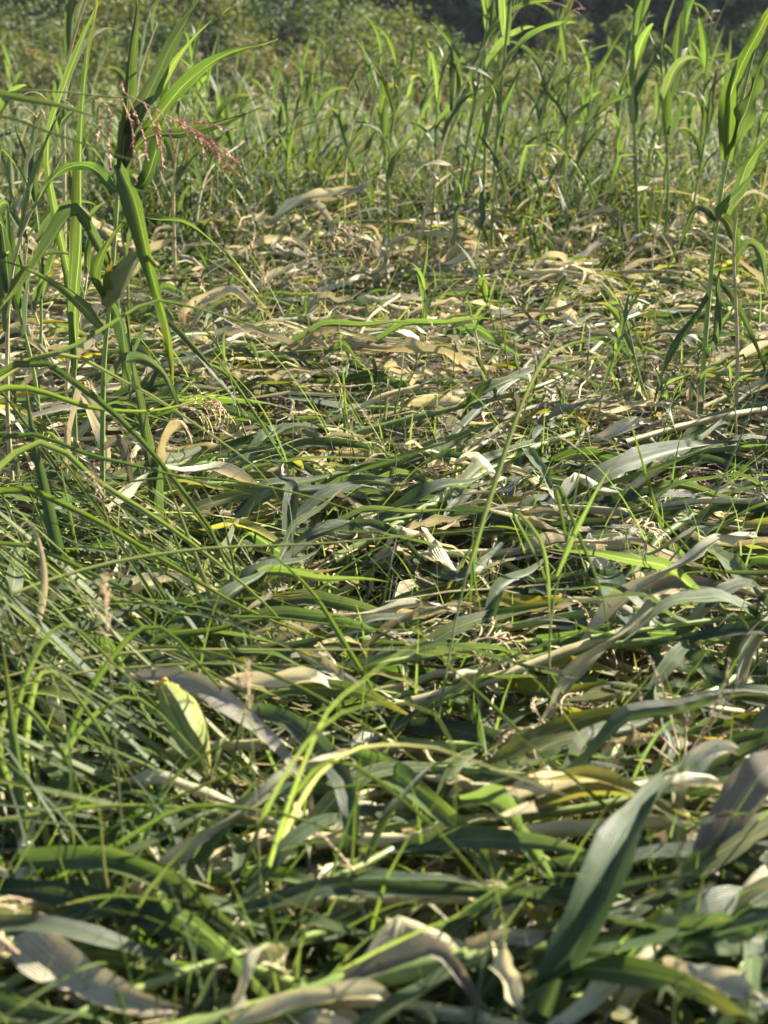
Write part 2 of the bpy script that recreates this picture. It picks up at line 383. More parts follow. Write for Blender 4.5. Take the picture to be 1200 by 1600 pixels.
# ------------------------------------------------------------------ setting: ground
def ground_z(x, y):
    return (0.022*np.sin(x*3.1+1.3*np.sin(y*1.7))*np.sin(y*2.3+.7) + 0.015*np.sin(x*7.3+y*5.1))*np.clip(1.5-y/30, 0, 1) - 0.03 - 0.03*np.clip(y-10, 0, 60)
ys = np.concatenate([np.linspace(-6, .5, 20), np.linspace(.6, 12, 170), np.geomspace(12.3, 900, 90)])
xs = np.concatenate([-np.geomspace(800, 4.2, 50), np.linspace(-4, 4, 140), np.geomspace(4.2, 800, 50)])
X, Y = np.meshgrid(xs, ys); Z = ground_z(X, Y)+rng.normal(0, .006, X.shape)*(Y < 12)
Vg = np.stack([X, Y, Z], -1).reshape(-1, 3); ncx = len(xs)
i = np.arange(len(ys)-1)[:, None]*ncx+np.arange(ncx-1)[None]
gm = mesh_np('ground', Vg, np.stack([i, i+1, i+ncx+1, i+ncx], -1).reshape(-1, 4))
def ground_material():
    m, t = nodes_of('soil_and_litter'); b = NB(t); g = b.n('ShaderNodeNewGeometry')
    n1 = b.noise(g.outputs['Position'], 30, 6, .65); n2 = b.noise(g.outputs['Position'], 4, 4)
    n3 = b.noise(g.outputs['Position'], 0.15, 4)
    col = b.mix(b.ramp(n1, .35, .7), (0.045, 0.034, 0.024), (0.13, 0.10, 0.068))
    col = b.mix(b.ramp(n2, .5, .7, 0, .5), col, (0.20, 0.155, 0.10))
    sp = b.n('ShaderNodeSeparateXYZ'); t.links.new(g.outputs['Position'], sp.inputs[0])
    col = b.mix(b.ramp(sp.outputs[1], 9, 14), col, b.mix(b.ramp(n3, .4, .6), (0.07, 0.10, 0.03), (0.20, 0.17, 0.07)))
    p = b.n('ShaderNodeBsdfPrincipled'); b.put(p.inputs['Base Color'], col); p.inputs['Roughness'].default_value = .95
    bp = b.n('ShaderNodeBump'); bp.inputs['Strength'].default_value = .8; bp.inputs['Distance'].default_value = .02
    t.links.new(n1, bp.inputs['Height']); t.links.new(bp.outputs[0], p.inputs['Normal'])
    o = b.n('ShaderNodeOutputMaterial'); t.links.new(p.outputs[0], o.inputs[0]); return m
tag(link('ground', gm, ground_material()), 'dark crumbly soil under the flattened maize', None, kind='structure')

# ------------------------------------------------------------------ setting: hills far behind
def hill_z(x, y):
    base = np.clip((y-120)/150, 0, .34)*145*np.clip((x+95)/120, .25, 1)
    return base + 4*np.sin(x*.05)*np.clip((y-120)/60, 0, 1) + 2.5*np.sin(x*.11+y*.07)*np.clip((y-120)/60, 0, 1) - 2.1
hx = np.linspace(-260, 330, 90); hy = np.linspace(112, 330, 50)
X, Y = np.meshgrid(hx, hy); Vh = np.stack([X, Y, hill_z(X, Y)], -1).reshape(-1, 3)
i = np.arange(49)[:, None]*90+np.arange(89)[None]
tag(link('hillside', mesh_np('hillside', Vh, np.stack([i, i+1, i+91, i+90], -1).reshape(-1, 4)),
    solid_material('hill_soil', (0.012, 0.02, 0.01), (0.025, 0.035, 0.018), .3, .95, .5, obj_rnd=False, bdist=.4)), 'wooded hillside rising behind the field', None, kind='structure')

def crown_quads(r, c, rad, nclump, nleaf, size, spread=.38, squash=.85):
    """leaf-sized faces gathered in clumps through the crown's volume; returns verts, random per clump"""
    d = nrm(r.normal(0, 1, (nclump, 3))); rr = r.uniform(.25, 1, (nclump, 1))**.5
    cc = c + d*rr*np.asarray(rad)
    p = np.repeat(cc, nleaf, 0) + nrm(r.normal(0, 1, (nclump*nleaf, 3)))*(r.uniform(.1, 1, (nclump*nleaf, 1))**.6)*np.mean(rad)*spread*np.array([1, 1, squash])
    n = len(p); a = nrm(r.normal(0, 1, (n, 3))+[0, 0, .3]); s = nrm(np.cross(a, r.normal(0, 1, (n, 3)))); t = np.cross(a, s)
    sz = size*r.uniform(.5, 1.3, (n, 1))
    V = np.stack([p-s*sz*.5, p+t*sz*.35-s*.05*sz, p+s*sz*.5, p-t*sz*.35], 1).reshape(-1, 3)
    rc = np.repeat(np.repeat(r.random(nclump), nleaf)*.5+r.random(n)*.5, 4)
    return V, rc
def leaf_cloud(name, V, rc):
    n = len(V)//4; UV = np.tile([[.5, .1], [.8, .4], [.5, .7], [.2, .4]], (n, 1))
    return mesh_np(name, V, np.arange(n*4).reshape(-1, 4), UV, rc, False)
FM = lambda nm, a, b_, e=(0.25, 0.22, 0.08), ea=.3, tr=.3: leaf_material(nm, a, b_, e, ea, rough=.6, trans=tr, veins=2, rib=0, blot=.4, spec=.25)
M['fol_dark'] = FM('foliage_dark', (0.030, 0.058, 0.020), (0.060, 0.090, 0.026))
M['fol_olive'] = FM('foliage_olive', (0.065, 0.090, 0.026), (0.135, 0.150, 0.045))
M['fol_ochre'] = FM('foliage_ochre', (0.085, 0.095, 0.038), (0.17, 0.155, 0.075), (0.20, 0.15, 0.08), .4)
M['fol_pale'] = FM('foliage_pale_green', (0.085, 0.120, 0.040), (0.16, 0.19, 0.07))
M['fol_hill'] = FM('foliage_hill_wood', (0.018, 0.034, 0.020), (0.036, 0.055, 0.028), (0.05, 0.05, 0.02), .2, .15)

def make_bush(name, seed, w_, h_, mat, nclump=46, nleaf=70, size=.16, trunk=True):
    r = np.random.default_rng(seed); root = empty(name, (0, 0, 0))
    V, rc = crown_quads(r, np.array([0, 0, h_*.55]), (w_/2, w_/2, h_*.47), nclump, nleaf, size)
    V[:, 2] = np.maximum(V[:, 2], .02)
    link('crown', leaf_cloud('crown', V, rc), mat, root)
    A = Acc()
    for k in range(4):
        a = r.uniform(0, 6.28); P = spline([(0, 0, -.1), (.06*math.cos(a)*w_, .06*math.sin(a)*w_, h_*.3), (.22*w_*math.cos(a), .22*w_*math.sin(a), h_*.75)], 8)
        A.tube(P, np.linspace(.022, .006, 8)*h_, 6)
    link('trunk', A.mesh('trunk'), 'bark', root)
    return root
BUSH = []
def bush(px, Yd, w_, h_, mat, label, group, seed, cat='bush', name='bush', **k):
    b_ = make_bush(name, seed, w_, h_, mat, **k); p = at_depth(px, 100, Yd)
    b_.location = (p[0], Yd, -0.05-.03*min(max(Yd-10, 0), 60)); b_.rotation_euler.z = (seed*1.7) % 6.28; tag(b_, label, cat, group); return b_
G1 = 'bushes along the far edge of the field'
sd_ = 500
for px, Yd, w_, h_, mat, lab in [
    (-60, 46, 5.5, 4.6, 'fol_olive', 'olive green bush at the far field edge behind the tallest maize plant'),
    (40, 52, 5.0, 5.0, 'fol_dark', 'dark shaded thicket behind the tall maize plant with the ear'),
    (110, 44, 3.6, 3.0, 'fol_olive', 'sunlit olive bush behind the upright leaves of the tall maize plant'),
    (190, 50, 4.6, 4.8, 'fol_olive', 'broad olive bush behind the maize plant with the drooping pink tassel'),
    (255, 47, 3.2, 3.3, 'fol_dark', 'dark green bush with deep shade beside the broad olive bush'),
    (330, 52, 5.2, 5.0, 'fol_olive', 'large olive bush with bare patches next to the ochre shrub'),
    (440, 54, 5.6, 4.8, 'fol_dark', 'large dull green bush between two ochre shrubs'),
    (540, 55, 5.2, 4.4, 'fol_pale', 'pale grey-green bush in the middle of the far hedge'),
    (610, 56, 4.6, 4.0, 'fol_olive', 'olive bush at the low shoulder of the far hedge'),
    (690, 58, 4.0, 3.2, 'fol_dark', 'dark rounded bush below the shaded hillside'),
    (760, 60, 4.0, 2.6, 'fol_olive', 'low olive bush right of the dark rounded bush'),
    (840, 62, 4.4, 2.0, 'fol_pale', 'low pale bush below the shaded hillside'),
    (1010, 66, 6.0, 1.7, 'fol_dark', 'long low dark bush in front of the pale small trees'),
    (1120, 66, 5.0, 1.8, 'fol_pale', 'low pale bush behind the maize plant with upright twisted leaves'),
    (1220, 64, 5.0, 1.9, 'fol_dark', 'low dark bush at the end of the far hedge'),
    (930, 64, 4.4, 1.7, 'fol_pale', 'rounded pale green bush between the low bushes')]:
    sd_ += 1; bush(px, Yd, w_, h_, mat, lab, G1, sd_)
G2 = 'ochre dry shrubs in front of the far hedge'
for px, Yd, w_, h_, lab in [
    (60, 41, 2.2, 2.0, 'ochre dry shrub in front of the dark thicket'), (385, 42, 2.4, 2.6, 'tall golden dry shrub beside the large dull green bush'),
    (480, 43, 2.6, 2.2, 'tan dry shrub in front of the large dull green bush'), (575, 44, 2.6, 2.3, 'tan dry shrub in front of the pale grey-green bush'),
    (660, 44, 2.4, 2.0, 'reddish tan dry shrub below the dark rounded bush'), (730, 45, 2.6, 1.5, 'ochre dry shrub behind the tall standing maize'),
    (810, 45, 2.4, 1.5, 'pale straw shrub in front of the low pale bush'), (900, 46, 3.0, 1.2, 'low straw-coloured shrub under the shaded hillside'),
    (1010, 46, 3.0, 1.2, 'low tan shrub in front of the long dark bush'), (1110, 46, 3.0, 1.3, 'low reddish shrub behind the twisted maize plant'), (250, 42, 2.4, 2.0, 'ochre shrub in front of the dark green bush')]:
    sd_ += 1; bush(px, Yd, w_, h_, 'fol_ochre', lab, G2, sd_, cat='shrub', name='dry_shrub', nclump=30, nleaf=70, size=.13)
G3 = 'small trees at the foot of the hill'
for px, Yd, w_, h_, mat, lab in [(970, 86, 2.2, 4.9, 'fol_pale', 'slender pale green tree against the dark hillside'), (1005, 90, 2.2, 4.0, 'fol_pale', 'second pale tree beside the slender one on the dark hillside'),
    (880, 84, 3.4, 4.6, 'fol_olive', 'olive tree with sparse top left of the dark gap in the wood'), (1075, 92, 4.0, 4.2, 'fol_dark', 'dull dark tree right of the pale trees'), (1190, 88, 4.0, 4.4, 'fol_dark', 'dark tree below the white house')]:
    sd_ += 1; bush(px, Yd, w_, h_, mat, lab, G3, sd_, cat='tree', name='small_tree', nclump=44, nleaf=70, size=.22)

# the wood on the slope: one mass
r = np.random.default_rng(40); VV = []; RC = []
for k in range(950):
    x = r.uniform(-110, 150); y = 121+70*r.random()**1.2; h = r.uniform(6, 11)
    if math.hypot(x-46, y-124) < 9: continue
    V, rc = crown_quads(r, np.array([x, y, float(hill_z(np.array(x), np.array(y)))+h*.5]), (h*.34, h*.34, h*.5), 14, 16, 1.5)
    VV.append(V); RC.append(rc)
tag(link('hillside_wood', leaf_cloud('hillside_wood', np.vstack(VV), np.concatenate(RC)), 'fol_hill'), 'dark shaded wood covering the hillside', 'wood', kind='stuff')

def box(lo, hi):
    x0, y0, z0 = lo; x1, y1, z1 = hi
    V = np.array([(x0,y0,z0),(x1,y0,z0),(x1,y1,z0),(x0,y1,z0),(x0,y0,z1),(x1,y0,z1),(x1,y1,z1),(x0,y1,z1)], float)
    return V, [[0,3,2,1],[4,5,6,7],[0,1,5,4],[1,2,6,5],[2,3,7,6],[3,0,4,7]]
HUT = at_depth(1163, 9, 126)
def house():
    p = HUT; root = empty('hut', (p[0], 126, p[2]-.6), 'tiny white hut on the dark wooded hillside', 'hut')
    A = Acc(); A.add(*box((-.85, -.8, -3), (.85, .8, 1.4)))
    link('wall', A.mesh('wall', False), solid_material('white_render', (0.70, 0.69, 0.66), (0.80, 0.79, 0.77), 2, .8, .1, obj_rnd=False), root)
    Vr = np.array([(-1.1,-1.1,1.4),(1.1,-1.1,1.4),(1.1,1.1,1.4),(-1.1,1.1,1.4),(-1.1,0,2.0),(1.1,0,2.0)], float)
    link('roof', mesh_np('roof', Vr, [[0,1,5,4],[2,3,4,5],[0,4,3,3],[1,2,5,5]], smooth=False), solid_material('roof_tile', (0.25, 0.10, 0.06), (0.32, 0.14, 0.09), 3, .8, .3, obj_rnd=False), root)
house()

# ------------------------------------------------------------------ standing maize
def put_leaf(parent, mesh, mat, loc, az, tilt=0.0, scale=1.0, roll=0.0, name='leaf'):
    o = link(name, mesh, mat, parent); o.location = loc; o.scale = (scale,)*3
    o.rotation_euler = (Matrix.Rotation(az, 3, 'Z') @ Matrix.Rotation(-tilt, 3, 'Y') @ Matrix.Rotation(roll, 3, 'X')).to_euler(); return o
def make_standing(seed, H, nleaf, lean, tassel=None, ear=False, dead=0.45, wind=0.4, tip=0.0, mats=('green', 'green', 'bright', 'blue')):
    r = np.random.default_rng(seed); root = empty('standing_maize', (0, 0, 0))
    P = spline([(0, 0, -.05), (lean*.15, .02, H*.4), (lean*.55, r.uniform(-.04, .04), H*.75), (lean+tip, r.uniform(-.05, .05), H)], 22)
    link('stalk', stalk_mesh(P, .011, .004, 8), 'cane' if r.random() < dead else 'stalk', root)
    for k in range(nleaf):
        v = .22+.76*k/(nleaf-1); q = P[int(v*21)]
        az = (0 if k % 2 else math.pi)+r.normal(0, .55); az = math.atan2(math.sin(az), math.cos(az)+wind)
        low = v < .22+dead*.5
        if low: put_leaf(root, LIB['up'][r.integers(18)], r.choice(['dry', 'grey', 'yellow', 'dry']), q, az, -1.0-r.uniform(0, .5), r.uniform(.5, .8), 0)
        else: put_leaf(root, LIB['up'][r.integers(18)], mats[r.integers(len(mats))], q, az, r.uniform(-.15, .12), r.uniform(.6, .95)*(1 if v < .85 else .7))
    if tassel is not None:
        o = link('tassel', LIB['tassel'][tassel], r.choice(['tassel', 'tan']), root); o.location = P[-1]; o.rotation_euler.z = r.normal(0, .5)
    if ear:
        q = P[int(.48*21)]; o = put_leaf(root, LIB['ear'], 'husk', q, r.uniform(-.6, .6), 1.05, .9, name='ear')
        s = link('silk', LIB['silk'], 'silk', o)
    return root
SP_ = []   # prototypes with their describing words
for args, words in [
    (dict(H=1.55, nleaf=9, lean=.10, wind=.5), 'tall leafy standing maize plant with upright green blades'),
    (dict(H=1.35, nleaf=8, lean=.22, wind=.9, tip=.1), 'standing maize plant leaning with its blades streaming to one side'),
    (dict(H=1.45, nleaf=8, lean=.05, tassel=0, wind=.3), 'standing maize plant topped by an upright tassel'),
    (dict(H=1.15, nleaf=7, lean=.18, dead=.7, wind=.4), 'half-withered standing maize plant with pale stalk'),
    (dict(H=1.25, nleaf=8, lean=-.12, wind=.2), 'shorter standing maize plant with arching green leaves'),
    (dict(H=.95, nleaf=6, lean=.35, dead=.6, wind=.6, tip=.2), 'stunted maize plant bent over at the top'),
    (dict(H=1.5, nleaf=9, lean=.16, ear=True, wind=.5), 'standing maize plant carrying an ear halfway up'),
    (dict(H=1.3, nleaf=8, lean=.10, tassel=2, dead=.5, wind=.3), 'standing maize plant with drooping tassel and withered lower leaves')]:
    SP_.append((make_standing(900+len(SP_), **args), words))
used = set(); GS = 'maize plants still standing behind the flattened patch'
def place_standing(k, x, y, rz, s, extra=''):
    proto, words = SP_[k]
    o = proto if k not in used else copy_tree(proto); used.add(k)
    o.location = (x, y, float(ground_z(np.array(x), np.array(y)))); o.rotation_euler = (random.gauss(0, .09), random.gauss(.03, .09), rz); o.scale = (s,)*3
    tag(o, words+extra, 'maize plant', GS+extra); return o
# those that can be picked out in the photograph: base pixel, height in pixels
E1 = ' in the front rows'
for k, px, py, hp in [(0, 765, 465, 500), (1, 640, 455, 420), (2, 700, 460, 440), (0, 742, 450, 440), (6, 1000, 440, 450), (0, 665, 440, 400), (4, 1035, 430, 380), (6, 560, 380, 260), (4, 500, 370, 220), (2, 1010, 420, 400), (0, 985, 410, 300), (3, 930, 430, 220),
    (1, 820, 400, 330), (3, 690, 470, 210), (5, 735, 470, 190), (0, 880, 390, 260), (7, 1065, 430, 300), (3, 1020, 470, 220), (4, 600, 400, 260), (1, 440, 360, 220),
    (5, 300, 430, 200), (0, 60, 520, 470), (1, 100, 500, 440), (7, 35, 600, 400), (3, 120, 560, 300), (3, 275, 480, 300), (4, 340, 400, 240), (0, 1150, 430, 330), (7, 760, 400, 250), (6, 650, 360, 230), (0, 15, 700, 480), (6, -30, 760, 520), (4, 70, 740, 430), (1, 20, 800, 520), (3, 105, 720, 380), (4, 200, 560, 330), (4, 55, 660, 420), (1, -15, 610, 480), (3, 90, 640, 330), (0, 720, 400, 330), (4, 840, 430, 300), (1, 960, 380, 320), (2, 890, 420, 330), (0, 1090, 390, 330), (6, 610, 430, 300), (1, 540, 420, 290), (4, 400, 390, 250), (0, 460, 400, 280), (7, 1170, 470, 330), (0, 300, 370, 290), (1, 240, 400, 330), (3, 800, 460, 230), (5, 870, 470, 200)]:
    p = at_height(px, py, 0); s = 1.22*hp/FPX*math.hypot(p[1], 1.0)/[1.85, 1.6, 1.7, 1.3, 1.5, 1.1, 1.8, 1.5][k]
    place_standing(k, p[0], p[1], random.uniform(-1.1, 1.1), max(.5, min(1.4, s))*random.uniform(.85, 1.12), E1)
E3 = ' of the uncut side stand'
for n in range(20):
    y = random.uniform(3.2, 6.6); x = .34*y+random.uniform(.35, 1.9)
    place_standing(random.choice([0, 1, 2, 4, 6, 7]), x, y, random.uniform(-3, 3), random.uniform(.85, 1.15), E3)
E2 = ' further back in the weeds'
cnt = 0
while cnt < 95:
    y = random.uniform(9.5, 19); x = random.uniform(-.36, .36)*y
    place_standing(random.choice([0, 1, 1, 2, 3, 4, 4, 5, 7]), x, y, random.uniform(-1.4, 1.4), random.uniform(.6, 1.2), E2); cnt += 1

# maize still further off: each its own plant, no parts
def simple_maize(seed):
    r = np.random.default_rng(seed); A = Acc(); H = r.uniform(1.0, 1.5)
    P = spline([(0, 0, -.05), (.03, 0, H*.5), (r.uniform(0, .2), 0, H)], 8); A.tube(P, np.linspace(.011, .005, 8), 5, .3)
    for k in range(8):
        q = P[int((.25+.7*k/8)*7)]; az = r.uniform(-1.6, 1.6)+(math.pi if r.random() < .25 else 0)
        L, Hn = path_arch(r.uniform(.35, .6), r.uniform(1.1, 1.4), r.uniform(-.6, .8), n=7)
        c, s = math.cos(az), math.sin(az); Rm = np.array([[c, -s, 0], [s, c, 0], [0, 0, 1]])
        A.leaf(L@Rm.T+q, .055, Hn@Rm.T, twist=r.uniform(-1, 1), rnd=r.random(), seed=k)
    return A.mesh('distant_maize')
FMZ = [simple_maize(s) for s in range(950, 956)]
for k in range(95):
    y = random.uniform(17, 38); x = random.uniform(-.37, .37)*y
    o = link('distant_maize', FMZ[k % 6], 'green'); o.location = (x, y, -.03-.03*(y-10)); o.rotation_euler.z = random.uniform(-.8, .8); s = random.uniform(.7, 1.0); o.scale = (s,)*3
    tag(o, 'small distant maize plant poking out of the far weeds before the hedge', 'maize plant', 'distant maize plants before the hedge')

# ------------------------------------------------------------------ weeds of the standing field: dense, uncountable
def blades_cloud(name, N, yfun, hfun, wfun, mat, seed, seg=5, lean=.5, xk=.46, zbase=-.04, wx=.35, curve=2.2):
    r = np.random.default_rng(seed); y = yfun(r, N); x = r.uniform(-1, 1, N)*(xk*y+.4)
    keep = np.sin(x*1.1+1.7*np.sin(y*.6))+np.sin(y*1.3+x*.4)+r.normal(0, .9, N) > -1.0
    x, y = x[keep], y[keep]; N = len(x); h = hfun(r, x, y); wd = wfun(r, y)
    az = r.uniform(0, 2*np.pi, N); cx, cy = np.cos(az)+wx, np.sin(az); a0 = r.uniform(.95, 1.5, N); a1 = a0-r.uniform(.1, curve, N)
    v = np.linspace(0, 1, seg); a = a0[:, None]+(a1-a0)[:, None]*v[None]**1.5
    hor = np.concatenate([np.zeros((N, 1)), np.cumsum(np.cos(a[:, :-1]), 1)], 1)*h[:, None]/(seg-1)
    ver = np.concatenate([np.zeros((N, 1)), np.cumsum(np.sin(a[:, :-1]), 1)], 1)*h[:, None]/(seg-1)
    st = r.uniform(0, .55, N)*h*(r.random(N) < .7)
    P = np.stack([x[:, None]+hor*cx[:, None]*lean*2, y[:, None]+hor*cy[:, None]*lean*2, zbase-.03*np.clip(y-10, 0, 60)[:, None]+st[:, None]+ver], -1)
    sa = az+np.pi/2+r.normal(0, .6, N); S = np.stack([np.cos(sa), np.sin(sa), r.normal(0, .3, N)], -1)[:, None]*(wd[:, None]*prof(v, 'grass')[None])[..., None]*.5
    V = np.stack([P-S, P+S], 2).reshape(-1, 3)
    base = np.arange(N)[:, None]*seg*2+np.arange(seg-1)[None]*2
    Fq = np.stack([base, base+1, base+3, base+2], -1).reshape(-1, 4)
    UV = np.tile(np.stack([np.stack([np.zeros(seg), v], 1), np.stack([np.ones(seg), v], 1)], 1).reshape(-1, 2), (N, 1))
    return link(name, mesh_np(name, V, Fq, UV, np.repeat(r.random(N), seg*2)), mat)
def weed_h(r, x, y):
    patch = .75+.35*np.sin(x*.9+2*np.sin(y*.35))*np.sin(y*.55+x*.3)+.2*np.sin(x*2.3+y*1.1)
    return r.uniform(.30, .92, len(x))*np.clip(patch, .4, 1.2)*np.clip(1.25-y/45, .6, 1)*np.clip((y-6.6)/3.0, .3, 1)
o = blades_cloud('field_weeds', 75000, lambda r, N: 7.5+32*r.random(N)**1.7, weed_h, lambda r, y: r.uniform(.010, .034, len(y))*(.8+y/35), 'weed', 1, lean=.7)
tag(o, 'dense tangle of green weeds and grass between the standing maize', 'weeds', kind='stuff')
o = blades_cloud('field_straw', 2400, lambda r, N: 8.3+32*r.random(N)**1.3, lambda r, x, y: r.uniform(.3, .85, len(x)), lambda r, y: r.uniform(.006, .018, len(y))*(.8+y/30), 'straw', 2, lean=.7)
o.data.update()
fw = blades_cloud('forward_weeds', 8000, lambda r, N: 6.9+3.2*r.random(N)**.6, lambda r, x, y: r.uniform(.18, .6, len(x))*np.clip((y-6.0)/2.5, .4, 1), lambda r, y: r.uniform(.008, .024, len(y)), 'weed', 9, lean=.6)
tag(fw, 'thin fringe of weeds where the flattened patch meets the standing crop', 'weeds', kind='stuff')
tag(o, 'pale dry stems mixed through the field weeds', 'dry stems', kind='stuff')
o = blades_cloud('low_grass', 7000, lambda r, N: 1.3+8.5*r.random(N)**1.3, lambda r, x, y: r.uniform(.08, .30, len(x)), lambda r, y: r.uniform(.003, .009, len(y)), 'grass', 3, lean=.5, curve=1.0)
tag(o, 'fine low grass growing up through the flattened maize', 'grass', kind='stuff')

# ------------------------------------------------------------------ flattened maize
def make_fallen(seed, L, nleaf, green, tassel=None, ear=False, stalk='stalk', rise=.06, split=False):
    r = np.random.default_rng(seed); root = empty('fallen_maize', (0, 0, 0))
    P = spline([(0, 0, -.02), (L*.3, r.uniform(-.06, .06), rise*.8), (L*.65, r.uniform(-.12, .12), rise), (L, r.uniform(-.2, .2), rise*.4)], 22)
    link('stalk', stalk_mesh(P, .0125, .005, 8), stalk, root)
    nleaf += 2
    for k in range(nleaf):
        v = .15+.82*k/(nleaf-1); q = P[int(v*21)]; sgn = 1 if k % 2 else -1
        az = sgn*r.uniform(.12, .75)
        g = r.random() < green*(.5+v*.8)
        if g: put_leaf(root, LIB['flat'][r.integers(22)], r.choice(['green', 'green', 'green', 'blue', 'blue', 'blue', 'bright', 'bright', 'yellow']), q, az, r.uniform(-.10, .14), r.uniform(.65, 1.0), r.uniform(-.5, .5))
        else: put_leaf(root, LIB['dry'][r.integers(40)], r.choice(['dry', 'dry', 'dry', 'dry', 'grey', 'yellow']), q, az+r.normal(0, .5), r.uniform(-.15, .15), r.uniform(.8, 1.2), r.uniform(-1.5, 1.5))
    if tassel is not None:
        o = link('tassel', LIB['tassel'][tassel], r.choice(['tan', 'tassel']), root); o.location = P[-1]; o.rotation_euler = (r.uniform(-1, 1), 1.1, 0)
    if ear:
        o = put_leaf(root, LIB['ear'], r.choice(['husk', 'dry']), P[10], .35, .15, 1.0, name='ear'); link('silk', LIB['silk'], 'silk', o)
    return root
FP = []
for args, words in [
    (dict(L=1.3, nleaf=9, green=1.0), 'flattened fresh green maize plant'),
    (dict(L=1.45, nleaf=9, green=.8, tassel=1), 'flattened maize plant with pressed tassel'),
    (dict(L=1.2, nleaf=8, green=.45, stalk='cane'), 'flattened maize plant with half its leaves tan'),
    (dict(L=1.1, nleaf=8, green=.1, stalk='cane'), 'withered flattened maize plant with curled leaves'),
    (dict(L=1.35, nleaf=9, green=.9, rise=.14), 'flattened maize plant arching off the ground'),
    (dict(L=1.25, nleaf=8, green=.7, ear=True), 'flattened maize plant with attached ear'),
    (dict(L=1.0, nleaf=7, green=.3, stalk='cane', rise=.03), 'flattened straw-stalked maize plant with torn leaves'),
    (dict(L=1.4, nleaf=10, green=1.1, rise=.09), 'flattened broad-bladed maize plant'),
    (dict(L=1.2, nleaf=8, green=.15, stalk='cane', ear=True), 'dried flattened maize plant with papery ear'),
    (dict(L=1.3, nleaf=9, green=.95, rise=.05, tassel=2), 'green flattened maize plant with limp tassel')]:
    FP.append((make_fallen(1200+len(FP), **args), words))
fused = set()
def mound(x, y): return .17*max(0.0, math.sin(x*2.3+.8*math.sin(y*1.9))*math.sin(y*2.05+.6))*min(1, max(0, (y-3.2)/1.5))
LM = [(at_height(px, py, 0), ph) for px, py, ph in [(158, 880, 'near the maize with the plump ear'), (1092, 690, 'near the twisted sunlit maize'), (290, 1140, 'around the fallen yellow-green ear'),
    (690, 1080, 'below the slanting grass stem'), (600, 1535, 'around the thick fallen stalk'), (950, 1400, 'under the broad grey-green leaf'), (1080, 1120, 'around the spiky fallen tassel'), (430, 745, 'by the snapped knobbed stalk'),
    (190, 950, 'by the papery upright husk'), (700, 770, 'by the long slanting green stalk'), (930, 960, 'by the silvery-sheened broad leaf'), (250, 1500, 'by the glowing striped leaf'), (720, 640, 'by the stalk crossing the litter'),
    (640, 450, 'at the foot of the standing rows'), (950, 450, 'before the rows left of the twisted maize'), (350, 460, 'in the litter behind the eared maize'), (860, 560, 'by the bright bent grass tip'), (100, 1300, 'under the low arching grass blades')]]
def near(x, y): return ' '+min(LM, key=lambda q: math.hypot(q[0][0]-x, (q[0][1]-y)*.8))[1]
def place_fallen(k, x, y, rz, z, s, zone):
    proto, words = FP[k]; o = proto if k not in fused else copy_tree(proto); fused.add(k)
    o.location = (x, y, float(ground_z(np.array(x), np.array(y)))+z+mound(x+.6*math.cos(rz), y+.6*math.sin(rz))); o.rotation_euler = (random.gauss(0, .08), random.gauss(0, .08), rz); o.scale = (s,)*3
    tag(o, words+zone, 'maize plant', 'flattened maize'+zone)
rr = random.Random(4)
for n in range(235):
    y = 1.2+8.2*rr.random()**1.15; x = rr.uniform(-1, 1)*(.33*y+.35)
    dryness = min(1, max(0, (y-3.6)/2.2))*(1 if x < .12*y else .75)
    k = rr.choice([3, 3, 6, 8, 2, 2, 5, 4]) if rr.random() < dryness*.6 else rr.choice([0, 0, 1, 4, 7, 7, 9, 5, 2])
    rz = (math.pi if rr.random() < .25 else 0)+rr.gauss(.05, .42)
    place_fallen(k, x-.6*math.cos(rz), y-.6*math.sin(rz), rz, rr.uniform(-.01, .075), rr.uniform(.8, 1.08), near(x, y))

# loose dry leaves: 300 of them one by one, the crumbs below as one mass
for n in range(300):
    y = 1.3+8.4*rr.random()**.6; x = rr.uniform(-1, 1)*(.33*y+.1)
    me = LIB['dry'][rr.randrange(40)] if rr.random() < .6 else LIB['shred'][rr.randrange(14)]
    mt = rr.choice(['dry', 'dry', 'dry', 'grey'])
    o = link('dry_maize_leaf', me, mt); o.location = (x, y, rr.uniform(.04, .15)+(.05 if y > 4.4 else 0)+mound(x, y)); s = rr.uniform(.9, 1.5) if y > 4.4 else rr.uniform(.55, .95); o.scale = (s,)*3
    o.rotation_euler = (rr.uniform(-1, 1), rr.gauss(-.1, .45 if y > 4.4 else .25), rr.choice([0, 3.14])+rr.gauss(0, .7))
    far = near(x, y)
    tag(o, ('loose crumpled tan maize leaf' if mt == 'dry' else 'loose withered grey maize leaf')+far, 'dry leaf', 'loose dry maize leaves'+far)
A = Acc(); r = np.random.default_rng(60)
for n in range(6000):
    y = 1.2+8.2*r.random()**.75; x = r.uniform(-1, 1)*(.34*y+.2); L = r.uniform(.06, .20) if n % 3 else r.uniform(.2, .5); a = r.normal(0, .75); z = r.uniform(-.02, .16)*r.random()**.5+(.04*r.random() if y > 4.4 else 0)+mound(x, y)*.9
    P = np.array([[0, 0, 0], [L*.33, r.normal(0, .02), r.uniform(0, .03)], [L*.66, r.normal(0, .03), r.uniform(0, .03)], [L, r.normal(0, .04), r.uniform(-.02, .03)]])
    c, s = math.cos(a), math.sin(a); P = np.stack([P[:, 0]*c-P[:, 1]*s+x, P[:, 0]*s+P[:, 1]*c+y, P[:, 2]+z], 1)
    A.leaf(P, r.uniform(.004, .018), (r.normal(0, .5), r.normal(0, .5), 1), curl=.8, kind='torn', twist0=r.uniform(-1, 1), twist=r.normal(0, 1), rnd=r.random(), seed=n)
tag(link('leaf_litter', A.mesh('leaf_litter'), 'dry'), 'tan crumbs and shreds of maize leaf covering the soil', 'leaf litter', kind='stuff')

